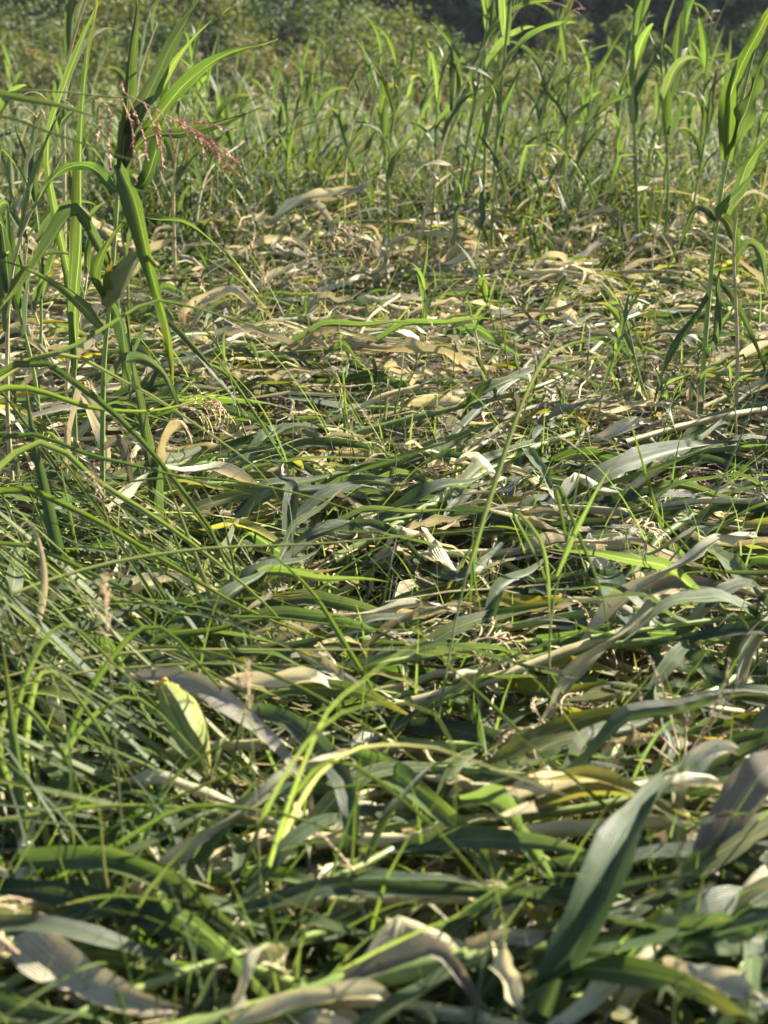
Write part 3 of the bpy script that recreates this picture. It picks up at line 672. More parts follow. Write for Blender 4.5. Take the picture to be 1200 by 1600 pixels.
# snapped stumps still half upright in the litter
for n in range(44):
    px, py = rr.uniform(150, 1150), rr.uniform(430, 760); p = at_height(px, py, 0); k = rr.choice([3, 3, 5, 4, 0]); o = copy_tree(SP_[k][0]); sc_ = rr.uniform(.26, .48)
    o.location = (p[0], p[1], 0); o.rotation_euler = (rr.gauss(0, .35), rr.gauss(.2, .35), rr.uniform(0, 6.28)); o.scale = (sc_*1.15, sc_*1.15, sc_)
    words = {3: 'withered snapped maize stump with ragged dry leaves', 5: 'bent maize stump with ragged leaves', 4: 'short green maize shoot half upright', 0: 'leafy green maize shoot half upright'}[k]
    tag(o, words+near(p[0], p[1]), 'maize plant', 'half upright stumps'+near(p[0], p[1]))
BS = []
for k in range(8):
    r = np.random.default_rng(700+k); L = r.uniform(.25, .7); P = spline([(0, 0, 0), (L*.35, r.normal(0, .01), r.uniform(0, .02)), (L*.7, r.normal(0, .02), r.uniform(0, .03)), (L, r.normal(0, .03), 0)], 16)
    A = Acc(); A.tube(P, .0105*(1+.2*np.exp(-((np.minimum(np.linspace(0, 3, 16) % 1, 1-np.linspace(0, 3, 16) % 1))/.1)**2)), 7)
    for e in (0, -1):
        for j in range(3): A.leaf(np.array([P[e], P[e]+[(-.03 if e == 0 else .03), r.normal(0, .012), r.normal(0.01, .012)], P[e]+[(-.06 if e == 0 else .06), r.normal(0, .02), r.normal(0.01, .02)]]), .012, (0, 0, 1), kind='torn', seed=j)
    BS.append(A.mesh('broken_stalk'))
for n in range(90):
    y = 1.5+7.8*rr.random()**.9; x = rr.uniform(-1, 1)*(.33*y); mt = rr.choice(['cane', 'cane', 'stalk'])
    o = link('broken_stalk', BS[n % 8], mt); o.location = (x, y, rr.uniform(.06, .15)+mound(x, y)); o.rotation_euler = (0, rr.gauss(0, .12), rr.gauss(.1, .5)); s = rr.uniform(.8, 1.2); o.scale = (s,)*3
    tag(o, ('broken straw-coloured maize stalk piece with frayed ends' if mt == 'cane' else 'broken green maize stalk piece with frayed ends')+near(x, y), 'stalk', 'broken stalk pieces'+near(x, y))

# ------------------------------------------------------------------ grass tufts in the flattened patch
def make_tuft(seed, n, lib, mat, spread, lean_az=None, lean=0.0, stem=False, scale=1.0, name='grass_tuft'):
    r = np.random.default_rng(seed); root = empty(name, (0, 0, 0))
    for k in range(n):
        az = r.uniform(0, 6.28) if lean_az is None else lean_az+r.normal(0, spread)
        put_leaf(root, LIB[lib][r.integers(len(LIB[lib]))], mat if r.random() < .85 else 'grassy', (r.normal(0, .025), r.normal(0, .025), -.02), az, r.normal(0, .12), scale*r.uniform(.7, 1.15), r.normal(0, .2), name='blade')
    if stem:
        P, H = path_arch(.62*scale, 1.5, .95, n=10); A = Acc(); A.tube(P, np.linspace(.0022, .001, 10), 4)
        s_ = link('stem', A.mesh('stem'), 'grassy', root)
        A = Acc(); T = P[-1]-P[-2]
        for k in range(40):
            q = P[-1]+nrm(T)*r.uniform(0, .12); d = nrm(nrm(T)+r.normal(0, .6, 3)); L = r.uniform(.01, .05)
            A.tube(np.array([q, q+d*L*.5, q+d*L+[0, 0, -.006]]), [.0007, .0012, .0006], 3, r.random())
        link('seed_head', A.mesh('seed_head', False), 'tan', root)
    return root
TP = [(make_tuft(1500, 9, 'blade', 'grass', 0), 'small green grass tuft'), (make_tuft(1501, 7, 'blade', 'grass', 0, stem=True), 'grass tuft with a tan seed head'),
      (make_tuft(1502, 6, 'blade', 'straw', 0, stem=True, scale=.8), 'dry straw-coloured grass tuft with seed heads'), (make_tuft(1503, 5, 'blade', 'grass', 0, scale=1.15), 'sparse grass tuft with long thin blades')]
tused = set()
for n in range(110):
    y = 1.5+8.2*rr.random(); x = rr.uniform(-1, 1)*(.33*y)
    k = rr.choice([0, 0, 1, 3, 3, 3]) if y < 4.6 else rr.choice([0, 1, 2, 2, 2, 3])
    proto, words = TP[k]; o = proto if k not in tused else copy_tree(proto); tused.add(k)
    o.location = (x, y, 0); o.rotation_euler.z = rr.uniform(0, 6.28); o.scale = (rr.uniform(.55, .95),)*3
    z_ = near(x, y)
    tag(o, words+z_, 'grass tuft', 'grass tufts'+z_)
for n in range(16):
    px, py = rr.uniform(370, 560), rr.uniform(470, 610); p = at_height(px, py, 0); o = copy_tree(TP[2][0]); o.location = (p[0], p[1], 0); o.rotation_euler.z = rr.uniform(0, 6.28); o.scale = (rr.uniform(.8, 1.2),)*3
    tag(o, 'feathery tan seeding grass tuft'+near(p[0], p[1]), 'grass tuft', 'feathery seeding tufts'+near(p[0], p[1]))
# the long wild grass leaning in from the side
LG = [make_tuft(1600+k, 12, 'long', 'grass', .17, lean_az=0, name='wild_grass_clump') for k in range(4)]
lused = set()
for n in range(13):
    k = n % 4; o = LG[k] if k not in lused else copy_tree(LG[k]); lused.add(k)
    y = rr.uniform(2.3, 4.2); x = -.31*y-rr.uniform(-.35, .3)
    o.location = (x, y, .02); o.rotation_euler.z = rr.gauss(-.62, .14); s = rr.uniform(.8, 1.15); o.scale = (s,)*3
    tag(o, 'long-bladed wild grass clump leaning over flattened leaves'+near(x+.3, y), 'grass clump', 'wild grass clumps leaning over the flattened leaves'+near(x+.3, y))

SG = [make_tuft(1700+k, 11, 'straight', 'grass', .22, lean_az=0, name='lodged_grass_clump') for k in range(4)]
for n in range(26):
    o = SG[n] if n < 4 else copy_tree(SG[n % 4]); px, py = rr.uniform(90, 560), rr.uniform(860, 1400)
    if n > 15: px, py = rr.uniform(60, 330), rr.uniform(760, 1350)
    p = at_height(px, py, 0); o.location = (p[0], p[1], .02); o.rotation_euler.z = math.pi+rr.gauss(-.25, .22); o.scale = (rr.uniform(.75, 1.1),)*3
    tag(o, 'lodged grass clump with straight slanting blades'+near(p[0], p[1]), 'grass clump', 'lodged straight grass clumps'+near(p[0], p[1]))

# ------------------------------------------------------------------ the plants and leaves that stand out
def rel(P, base): return np.asarray(P)-np.asarray(base)
def aim(o, p0, p1, roll=0.0):
    d = Vector(np.asarray(p1)-np.asarray(p0)); o.location = p0
    o.rotation_euler = (d.to_track_quat('X', 'Z').to_matrix() @ Matrix.Rotation(roll, 3, 'X')).to_euler()
hs = [5000]
def hero_leaf(pts, w_, mat, parent=None, base=None, hint=(0, -.6, 1), name='leaf', n=18, nc=6, kind='maize', **k):
    hs[0] += 1; P = spline(pts, n); w_ = w_*.74; b0 = np.asarray(base) if base is not None else P[0]
    k = dict(dict(curl=.4, fold=.2, wave=.18, wfreq=14, jag=.15, crumple=.0022 if kind == 'maize' else 0), **k)
    o = link(name, leaf_mesh(name, rel(P, b0), w_, hint, nc=nc, kind=kind, seed=hs[0], **k), mat, parent)
    if parent is None: o.location = b0
    return o
def hero_tube(pts, r0, r1, mat, parent, base, name='stalk', nodes=6, n=26, sides=8):
    P = spline(pts, n); v = np.linspace(0, 1, n); rad = r0+(r1-r0)*v; ph = (v*nodes) % 1
    rad = rad*(1+.25*np.exp(-((np.minimum(ph, 1-ph))/.06)**2)) if nodes else rad
    V, Fq, UV = tube(rel(P, base), rad, sides); return link(name, mesh_np(name, V, Fq, UV), mat, parent)
CAMF = (0, -1, .25)

# tall maize with the ear
p0 = at_height(158, 880, 0); YA = p0[1]; U = lambda px, py, dy=0.0: at_depth(px, py, YA+dy)
tA = empty('standing_maize', p0, 'tall standing maize plant with a plump ear and hanging leaves', 'maize plant')
hero_tube([p0-[0, 0, .06], U(160, 700), U(163, 560), U(172, 470), U(182, 330), U(188, 190)], .0095, .0045, 'stalk', tA, p0)
for pts, w_, mt, k in [
    ([(186, 300), (198, 190, -.02), (205, 85, -.04), (220, -25, -.05)], .062, 'green', dict(hint=(.5, -1, 0), fold=.5)),
    ([(186, 250), (228, 155, -.04), (275, 62, -.06), (325, -25, -.08)], .066, 'blue', dict(hint=(-.3, -1, .1), fold=.3)),
    ([(187, 265), (240, 190, .05), (300, 122, .05), (352, 84, .02), (434, 62, 0)], .058, 'bright', dict(hint=(-.2, -1, .5))),
    ([(185, 270), (230, 214, .0), (290, 207, -.03), (350, 192, -.03), (414, 166, -.05)], .056, 'green', dict(hint=(0, -.8, .6))),
    ([(185, 255), (200, 290, -.14), (215, 340, -.22), (238, 430, -.24), (262, 520, -.25), (270, 600, -.25)], .066, 'bright', dict(hint=(-.2, -1, .2), fold=.35)),
    ([(176, 420), (120, 330, -.02), (72, 388, -.03), (30, 450, -.05), (-25, 515, -.05)], .06, 'blue', dict(hint=(-.3, -1, .4), curl=.9)),
    ([(170, 470), (186, 500, .05), (196, 550, .06), (205, 625, .06)], .066, 'blue', dict(hint=CAMF)),
    ([(186, 310), (232, 340, -.1), (290, 350, -.15), (350, 392, -.2), (405, 455, -.2)], .028, 'grass', dict(hint=(0, -.5, 1))),
    ([(187, 265), (222, 290, .1), (255, 200, .12), (264, 115, .12), (290, 15, .1)], .055, 'bright', dict(hint=(-.5, -1, 0), fold=.5)),
    ([(170, 480), (150, 430, -.06), (175, 370, -.09), (215, 320, -.1), (245, 295, -.1)], .03, 'green', dict(hint=CAMF))]:
    hero_leaf([U(*q) for q in pts], w_, mt, tA, p0, wave=.15, **k)
for pts, w_, mt in [([(187, 210), (240, 150, .1), (300, 60, .1), (370, 0, .1)], .03, 'grass'), ([(165, 520), (120, 470, -.05), (60, 430, -.1), (-20, 400, -.1)], .04, 'green'), ([(162, 600), (200, 560, -.05), (250, 580, -.08), (290, 660, -.1)], .04, 'blue'),
    ([(160, 660), (130, 610, .04), (110, 660, .05), (105, 740, .05)], .045, 'dry'), ([(183, 300), (140, 260, .1), (90, 270, .12), (50, 330, .12)], .045, 'bright'), ([(160, 700), (190, 690, -.05), (205, 760, -.06), (200, 830, -.06)], .045, 'grey')]:
    hero_leaf([U(*q) for q in pts], w_, mt, tA, p0, hint=(0, -1, .4), wave=.2)
e = link('ear', ear_mesh('ear', .185, .052, 8), 'husk', tA); aim(e, rel(U(164, 478, -.01), p0), rel(U(223, 392, .03), p0))
link('silk', LIB['silk'], 'silk', e)
hero_leaf([U(172, 468, -.02), U(166, 440, -.03), U(170, 425, -.03), U(176, 405, -.02)], .03, 'yellow', tA, p0, hint=CAMF, name='husk')
# its neighbour with the single upright blade
p0 = at_height(118, 800, 0); YB = p0[1]; U = lambda px, py, dy=0.0: at_depth(px, py, YB+dy)
t = empty('standing_maize', p0, 'slim standing maize plant with one long upright dark blade beside the eared plant', 'maize plant')
hero_tube([p0-[0, 0, .05], U(118, 700), U(116, 590), U(122, 480)], .009, .006, 'stalk', t, p0)
hero_leaf([U(120, 575), U(117, 480, -.02), U(124, 380, -.04), (U(126, 280, -.05)), U(130, 180, -.05), U(140, 70, -.05), U(160, -40, -.04)], .068, 'green', t, p0, hint=(-.5, -1, .1), fold=.4)
hero_leaf([U(118, 560), U(112, 450, .1), U(75, 250, .2), U(95, 150, .2), U(130, 60, .2), U(165, -20, .2)], .055, 'bright', t, p0, hint=(-.4, -1, .1), fold=.4)
hero_leaf([U(118, 600), U(140, 640), U(165, 700), U(170, 760)], .05, 'dry', t, p0, hint=CAMF, crumple=.003)
# snapped plant with folded sheath
p0 = at_height(250, 880, 0); YC = p0[1]; U = lambda px, py, dy=0.0: at_depth(px, py, YC+dy)
t = empty('standing_maize', p0, 'short snapped maize plant with a folded glossy sheath right of the eared plant', 'maize plant')
hero_tube([p0-[0, 0, .05], U(243, 790), U(232, 700), U(216, 620), U(200, 520)], .010, .006, 'stalk', t, p0)
hero_leaf([U(249, 880, -.03), U(240, 770, -.035), U(222, 660, -.035), U(206, 560, -.03), U(196, 470, -.02)], .06, 'green', t, p0, hint=(.5, -1, 0), fold=.9, curl=.8)
hero_leaf([U(240, 760, -.02), U(255, 690, -.05), U(285, 660, -.08), U(300, 690, -.1)], .05, 'dry', t, p0, hint=CAMF, crumple=.003)
hero_leaf([U(206, 560), U(240, 500, -.05), U(300, 540, -.1), U(355, 610, -.12), U(385, 650, -.12)], .035, 'green', t, p0, hint=(0, -.6, 1))
# twisted plant at the other side
p0 = at_height(1092, 690, 0); YD = p0[1]; U = lambda px, py, dy=0.0: at_depth(px, py, YD+dy)
tB = empty('standing_maize', p0, 'tall standing maize plant with twisted upright leaves catching the sun', 'maize plant')
hero_tube([p0-[0, 0, .06], U(1100, 560), U(1108, 460), U(1122, 330), U(1140, 230), U(1165, 130), U(1190, 30)], .011, .005, 'stalk', tB, p0)
for pts, w_, mt, k in [
    ([(1136, 250), (1142, 150, -.05), (1165, 90, -.06), (1200, 20, -.08), (1220, -30, -.1)], .10, 'bright', dict(hint=(-.4, -1, .1), wave=.6, fold=.4, wfreq=17, n=30)),
    ([(1140, 240), (1168, 165, -.03), (1192, 95, -.02), (1222, 40, 0)], .09, 'bright', dict(hint=(.3, -1, .1), wave=.6, wfreq=16, n=30)),
    ([(1122, 335), (1150, 300, -.05), (1172, 250, -.06), (1210, 205, -.06)], .075, 'bright', dict(hint=(.2, -1, .3))),
    ([(1115, 350), (1132, 325, -.1), (1160, 295, -.12), (1178, 268, -.12)], .085, 'blue', dict(hint=(.2, -1, .5))),
    ([(1118, 345), (1090, 325, -.04), (1068, 365, -.05), (1040, 425, -.05)], .035, 'green', dict(hint=(0, -1, .6))),
    ([(1122, 335), (1140, 350, .03), (1150, 385, .04), (1150, 430, .04)], .07, 'green', dict(hint=CAMF)),
    ([(1106, 460), (1080, 505, -.06), (1050, 548, -.1), (1028, 605, -.12), (1018, 650, -.12)], .042, 'green', dict(hint=(.2, -1, .5))),
    ([(1112, 430), (1145, 465, .05), (1180, 535, .05), (1205, 610, .03)], .045, 'blue', dict(hint=(-.3, -1, .5))),
    ([(1100, 560), (1120, 520, -.04), (1122, 450, -.06), (1128, 400, -.06)], .04, 'blue', dict(hint=CAMF)),
    ([(1096, 640), (1085, 600, -.08), (1075, 640, -.1), (1070, 680, -.1)], .04, 'dry', dict(hint=CAMF, crumple=.003))]:
    hero_leaf([U(*q) for q in pts], w_, mt, tB, p0, **k)
p0 = at_height(1148, 690, 0); U = lambda px, py, dy=0.0: at_depth(px, py, p0[1]+dy)
t = empty('standing_maize', p0, 'thin bare maize stalk beside the twisted plant', 'maize plant')
hero_tube([p0-[0, 0, .05], U(1152, 580), U(1150, 480), U(1146, 390), U(1150, 340)], .008, .005, 'cane', t, p0)
hero_leaf([U(1150, 400), U(1170, 380), U(1190, 400), U(1200, 470)], .05, 'blue', t, p0, hint=CAMF)

# drooping pink tassel on an arched stem
YT = 2.95; U = lambda px, py, dy=0.0: at_depth(px, py, YT+dy)
p0 = at_depth(-190, 1000, YT); p0[2] = 0
t = empty('tasselled_maize', p0, 'arched maize stem with drooping reddish pink tassel before the tall plant', 'maize plant')
hero_tube([p0, U(-190, 800), U(-175, 450), U(-120, 190), U(0, 146), U(90, 143), U(170, 152), U(215, 152)], .007, .0016, 'stalk', t, p0, nodes=0, n=36)
A = Acc(); r = np.random.default_rng(31)
for br in [[(205, 151), (260, 180), (318, 214), (345, 245), (378, 278)], [(185, 158), (170, 200), (173, 262)], [(190, 155), (206, 198), (209, 258)], [(200, 152), (222, 205), (231, 250)],
           [(243, 168), (250, 215), (255, 275)], [(250, 172), (265, 205), (274, 252)], [(262, 180), (292, 208), (294, 250)], [(280, 190), (310, 215), (322, 252)], [(290, 195), (330, 222), (360, 268)],
           [(270, 185), (312, 192), (366, 202)], [(180, 157), (160, 180), (152, 218)], [(300, 205), (335, 240), (352, 275)], [(310, 210), (345, 228), (376, 262)], [(225, 160), (240, 195), (247, 230)], [(200, 150), (192, 140), (190, 128)], [(320, 215), (340, 232), (366, 250)]]:
    P = spline([U(a, b_, r.normal(0, .02)) for a, b_ in br], 12); A.tube(rel(P, p0), .0013, 4, r.random())
    L = np.linalg.norm(np.diff(P, axis=0), axis=1).sum()
    for k in range(int(L/.0035)):
        f = r.uniform(.15, 1)*10.99; i = int(f); q = P[i]+(P[i+1]-P[i])*(f-i)-p0; T = nrm(P[i+1]-P[i])
        d = nrm(T*1.1+nrm(r.normal(0, 1, 3))*.8); s = nrm(np.cross(d, r.normal(0, 1, 3))); ln = r.uniform(.007, .014)
        A.add(np.array([q, q+d*ln*.5-s*.0022, q+d*ln, q+d*ln*.5+s*.0022]), [[0, 1, 2, 3]], None, r.random())
link('tassel', A.mesh('tassel', False), 'tassel', t)

# leaves lying on top of the heap: (pixel, pixel, height above the soil)
H_ = lambda pts: [at_height(a, b_, z+.035) for a, b_, z in pts]
for nm, pts, w_, mt, lab, k in [
    ('maize_leaf', [(835, 1625, .10), (880, 1520, .18), (935, 1420, .24), (985, 1310, .27), (1030, 1240, .25), (1085, 1185, .2)], .095, 'blue', 'broad grey-green maize leaf rising stiffly over the thick fallen stalk', dict(hint=(-.5, -.7, .8), fold=.9, curl=.6, wave=.12)),
    ('maize_leaf', [(1215, 1185, .3), (1175, 1225, .28), (1130, 1290, .22), (1085, 1350, .18), (1060, 1400, .12)], .10, 'grey', 'pale wavy maize leaf with sunlit papery margin beside the broad grey-green leaf', dict(hint=(-.2, -.7, 1), wave=.35)),
    ('maize_leaf', [(1060, 1235, .2), (1085, 1190, .24), (1130, 1172, .25), (1180, 1188, .2)], .07, 'dry', 'folded dry maize leaf crumpled over the tip of the broad grey-green leaf', dict(curl=1.2, crumple=.003)),
    ('maize_leaf', [(1220, 1270, .22), (1130, 1330, .2), (1030, 1390, .17), (960, 1440, .12)], .06, 'yellow', 'yellow-green maize leaf slanting behind the broad grey-green leaf', dict()),
    ('maize_leaf', [(1230, 1400, .16), (1100, 1440, .17), (980, 1500, .14), (900, 1590, .1)], .10, 'blue', 'shaded bluish maize leaf low beside the broad grey-green leaf', dict(wave=.2)),
    ('maize_leaf', [(860, 1610, .14), (930, 1555, .17), (1000, 1500, .18), (1040, 1470, .16)], .045, 'dry', 'narrow pale dry blade across the shaded bluish leaf', dict()),
    ('dry_maize_leaf', [(1035, 1515, .2), (1090, 1530, .22), (1150, 1545, .22), (1230, 1580, .2)], .06, 'dry', 'sunlit cream maize leaf with wavy edge near the blurred seedling', dict(curl=1.0, wave=.4, crumple=.003)),
    ('maize_leaf', [(1060, 1470, .2), (1130, 1465, .22), (1220, 1480, .2)], .09, 'green', 'green maize leaf with pale rib above the sunlit cream leaf', dict()),
    ('dry_maize_leaf', [(20, 1430, .10), (70, 1490, .14), (150, 1545, .15), (240, 1575, .14), (320, 1590, .1)], .11, 'grey', 'wide taupe maize leaf with ribbed dry surface below the green glowing leaf', dict(wave=.15, fold=.1)),
    ('maize_leaf', [(140, 1480, .07), (220, 1505, .1), (300, 1535, .1), (385, 1545, .07)], .085, 'bright', 'glowing green maize leaf striped by grass shadows', dict(wave=.1)),
    ('maize_leaf', [(-30, 1385, .12), (90, 1400, .14), (200, 1425, .15), (320, 1480, .14), (450, 1555, .1)], .06, 'blue', 'long dark green maize leaf curving above the wide taupe leaf', dict(fold=.4)),
    ('maize_leaf', [(30, 1345, .15), (150, 1345, .18), (260, 1380, .17), (360, 1450, .15), (445, 1535, .1)], .065, 'green', 'long green maize leaf with bright rib over the dark green leaf', dict(fold=.4)),
    ('maize_leaf', [(190, 1060, .2), (270, 1058, .24), (350, 1095, .24), (430, 1160, .2), (475, 1225, .14), (490, 1310, .05)], .058, 'grey', 'dull brown dried maize leaf arching beside the fallen yellow ear', dict(fold=.1, wave=.05)),
    ('maize_leaf', [(380, 1110, .17), (450, 1130, .2), (515, 1190, .21), (548, 1260, .18), (552, 1350, .1), (545, 1450, .02)], .075, 'blue', 'bluish maize leaf bent down at its middle beside the brown dried leaf', dict(fold=.2)),
    ('maize_leaf', [(545, 1175, .1), (640, 1230, .16), (730, 1310, .17), (810, 1400, .15), (875, 1460, .08)], .07, 'green', 'long green maize leaf running down to the thick fallen stalk', dict(fold=.4)),
    ('maize_leaf', [(720, 1260, .16), (775, 1260, .21), (810, 1300, .2), (850, 1360, .16), (890, 1410, .1)], .065, 'bright', 'pale green folded maize leaf with bright margin above the thick fallen stalk', dict(fold=.7, curl=.9)),
    ('maize_leaf', [(600, 1130, .1), (700, 1140, .13), (860, 1180, .14), (1020, 1210, .1)], .06, 'blue', 'long dark maize leaf lying flat across the shaded heap', dict()),
    ('maize_leaf', [(760, 1060, .12), (870, 1085, .15), (990, 1075, .15), (1080, 1100, .1)], .055, 'yellow', 'yellow streaked maize leaf in the shaded heap', dict()),
    ('maize_leaf', [(780, 1110, .1), (900, 1125, .12), (1020, 1140, .12), (1120, 1160, .1)], .05, 'yellow', 'second yellow streaked maize leaf below the first in the shaded heap', dict()),
    ('maize_leaf', [(930, 870, .1), (965, 940, .15), (1010, 1010, .15), (1060, 1075, .1)], .11, 'blue', 'broad bluish maize leaf with silvery sheen behind the fallen tassel', dict(fold=.15, wave=.08)),
    ('maize_leaf', [(1000, 950, .08), (1060, 1000, .12), (1120, 1070, .12), (1180, 1130, .08)], .10, 'blue', 'dark broad maize leaf right of the leaf with silvery sheen', dict()),
    ('maize_leaf', [(940, 960, .14), (1010, 930, .18), (1100, 915, .18), (1220, 945, .14)], .07, 'grey', 'long drab maize leaf arched over the dark broad leaves', dict(fold=.5)),
    ('maize_leaf', [(760, 930, .06), (820, 945, .1), (900, 945, .1), (960, 960, .06)], .08, 'yellow', 'mottled yellow-green maize leaf behind the thin grass stems', dict()),
    ('maize_leaf', [(1100, 850, .1), (1140, 880, .16), (1190, 940, .15), (1240, 1000, .1)], .09, 'bright', 'bright tipped maize leaf at the edge of the shaded heap', dict()),
    ('maize_leaf', [(640, 860, .05), (690, 900, .1), (740, 890, .12), (800, 830, .1)], .07, 'blue', 'bluish star of maize leaf under the long green stalk', dict()),
    ('maize_leaf', [(310, 710, .1), (390, 690, .14), (470, 668, .14), (550, 668, .08)], .075, 'green', 'dark green maize leaf lying beyond the snapped stalk', dict(fold=.4)),
    ('maize_leaf', [(880, 780, .12), (960, 735, .18), (1060, 700, .18), (1160, 690, .12)], .10, 'blue', 'wide shaded maize leaf before the sunlit litter', dict(fold=.3)),
    ('maize_leaf', [(690, 790, .1), (760, 720, .16), (840, 690, .16), (905, 675, .12)], .06, 'green', 'green maize leaf stretched along the long green stalk', dict()),
    ('maize_leaf', [(700, 690, .1), (790, 600, .18), (860, 575, .2), (930, 600, .16), (990, 640, .08)], .06, 'blue', 'dark maize leaf bridging the sunlit litter below the slanting grass tip', dict(fold=.3)),
    ('maize_leaf', [(500, 770, .1), (540, 780, .14), (570, 810, .14), (590, 860, .1)], .06, 'grey', 'silvery maize leaf standing on edge beside the snapped stalk', dict(hint=(.6, -.6, .5))),
    ('dry_maize_leaf', [(205, 850, .16), (190, 900, .15), (185, 950, .12), (190, 1000, .05)], .075, 'dry', 'pale papery maize husk hanging upright in the long grass', dict(hint=CAMF, curl=1.0, crumple=.004)),
    ('dry_maize_leaf', [(860, 600, .14), (845, 640, .12), (838, 690, .05)], .09, 'grey', 'papery brown maize husk standing below the slanting grass tip', dict(hint=CAMF, curl=1.1, crumple=.004)),
    ('dry_maize_leaf', [(345, 1075, .15), (430, 1065, .18), (510, 1068, .17), (590, 1095, .1)], .075, 'dry', 'cream dry maize leaf crumpled behind the brown dried leaf', dict(curl=1.2, wave=.4, crumple=.004)),
    ('dry_maize_leaf', [(470, 1020, .15), (530, 1055, .16), (580, 1090, .14), (620, 1130, .1)], .045, 'dry', 'narrow cream maize leaf tip beside the crumpled cream leaf', dict(crumple=.003)),
    ('dry_maize_leaf', [(1090, 570, .3), (1080, 600, .2), (1068, 650, .05)], .035, 'straw', 'rusty orange dried maize leaf by the twisted plant', dict(hint=CAMF, curl=1.2)),
    ('dry_maize_leaf', [(930, 690, .1), (990, 665, .14), (1040, 660, .08)], .08, 'dry', 'bright cream maize husk in the litter before the twisted plant', dict(curl=1.1, crumple=.004)),
    ('dry_maize_leaf', [(780, 1475, .2), (795, 1530, .2), (815, 1600, .16)], .05, 'dry', 'split cream maize husk draped over the thick fallen stalk', dict(hint=CAMF, curl=1.4, crumple=.004)),
    ('dry_maize_leaf', [(800, 1275, .1), (850, 1255, .14), (890, 1243, .1)], .05, 'grey', 'rolled grey maize leaf tip among thin grass', dict(curl=2.0)),
    ('dry_maize_leaf', [(1010, 1320, .16), (1060, 1315, .18), (1130, 1320, .14)], .055, 'dry', 'flat cream maize leaf behind the broad grey-green leaf', dict(curl=.6)),
    ('dry_maize_leaf', [(380, 900, .08), (430, 885, .12), (490, 880, .08)], .07, 'dry', 'white papery husk shred under the long grass blades', dict(curl=1.2, crumple=.004)),
    ('maize_leaf', [(1015, 1060, .12), (1030, 1100, .16), (1050, 1160, .14), (1060, 1230, .1)], .05, 'bright', 'short upright maize leaf in front of the fallen tassel', dict(hint=CAMF))]:
    o = hero_leaf(H_(pts), w_, mt, name=nm, **k); tag(o, lab, 'dry leaf' if nm[0] == 'd' else 'leaf')

# stalks lying across the heap
def lying_stalk(pts, r0, r1, mt, lab, leaves=(), snapped=False):
    P = H_(pts); p0 = np.array([P[0][0], P[0][1], 0]); t = empty('fallen_maize', p0, lab, 'maize plant')
    hero_tube(P, r0, r1, mt, t, p0, nodes=5)
    for lp, w_, m2, k in leaves: hero_leaf(H_(lp), w_, m2, t, p0, **k)
    return t
lying_stalk([(180, 1640, .12), (420, 1578, .14), (560, 1535, .15), (720, 1500, .17), (880, 1468, .15), (960, 1440, .12)], .019, .014, 'stalk', 'thick fallen maize stalk lying across the bottom of the heap',
    [([(360, 1600, .16), (470, 1570, .175), (590, 1553, .18), (625, 1600, .1)], .06, 'dry', dict(curl=1.6, crumple=.003)),
     ([(540, 1530, .18), (640, 1495, .2), (690, 1490, .21), (730, 1540, .17), (770, 1610, .1)], .05, 'grey', dict(fold=.6)),
     ([(730, 1480, .19), (800, 1470, .2), (880, 1462, .18), (940, 1450, .15)], .05, 'dry', dict(curl=1.2))])
lying_stalk([(270, 760, .06), (360, 752, .08), (420, 742, .1), (456, 722, .12)], .017, .014, 'cane', 'snapped straw-coloured maize stalk with a knobbed broken end',
    [([(452, 722, .12), (440, 760, .1), (432, 800, .05)], .06, 'dry', dict(hint=CAMF, curl=1.3, crumple=.003)), ([(455, 722, .13), (470, 730, .12), (462, 752, .08)], .06, 'yellow', dict(hint=CAMF, curl=1.6))])
lying_stalk([(480, 700, .05), (600, 665, .1), (720, 635, .14), (830, 608, .16), (895, 580, .18)], .013, .008, 'stalk', 'long green stalk crossing the sunlit litter',
    [([(720, 635, .14), (760, 610, .2), (810, 590, .22), (850, 600, .15)], .06, 'green', dict())])
lying_stalk([(520, 875, .05), (620, 820, .1), (720, 760, .12), (820, 705, .15), (895, 678, .15)], .014, .009, 'stalk', 'long green stalk slanting from the shade to the litter',
    [([(820, 700, .16), (850, 740, .2), (870, 790, .15)], .06, 'blue', dict()), ([(720, 760, .13), (700, 800, .14), (690, 850, .08)], .05, 'green', dict())])
# fallen ears
for (a, b_, L, w_, mt, lab) in [((258, 1072, .30), (325, 1212, .17), .25, .062, 'husk', 'fallen plump yellow-green maize ear leaning in the long grass'), ((1005, 1010, .1), (930, 985, .08), .17, .05, 'dry', 'papery dry maize ear in the shaded heap')]:
    A0, B0 = at_height(*a), at_height(*b_); t = empty('maize_ear', A0, lab, 'maize ear'); e = link('husk', ear_mesh('husk', np.linalg.norm(B0-A0), w_, 21), mt, t); aim(e, (0, 0, 0), B0-A0)
    A = Acc(); r = np.random.default_rng(3)
    for k in range(24):
        q = r.normal(0, .006, 3)+[.0, 0, 0]; A.tube(np.array([q-[.006, 0, 0], q, q+[.006, 0, 0]]), [.003, .006, .003], 5)
    o = link('kernel_tip', A.mesh('kernel_tip'), 'kernel', t); o['label'] = 'orange-yellow exposed base of the ear'
    s = link('silk', LIB['silk'], 'silk', t); s.location = B0-A0-np.array(e.matrix_basis.to_3x3() @ Vector((.17, 0, 0))); s.rotation_euler = e.rotation_euler
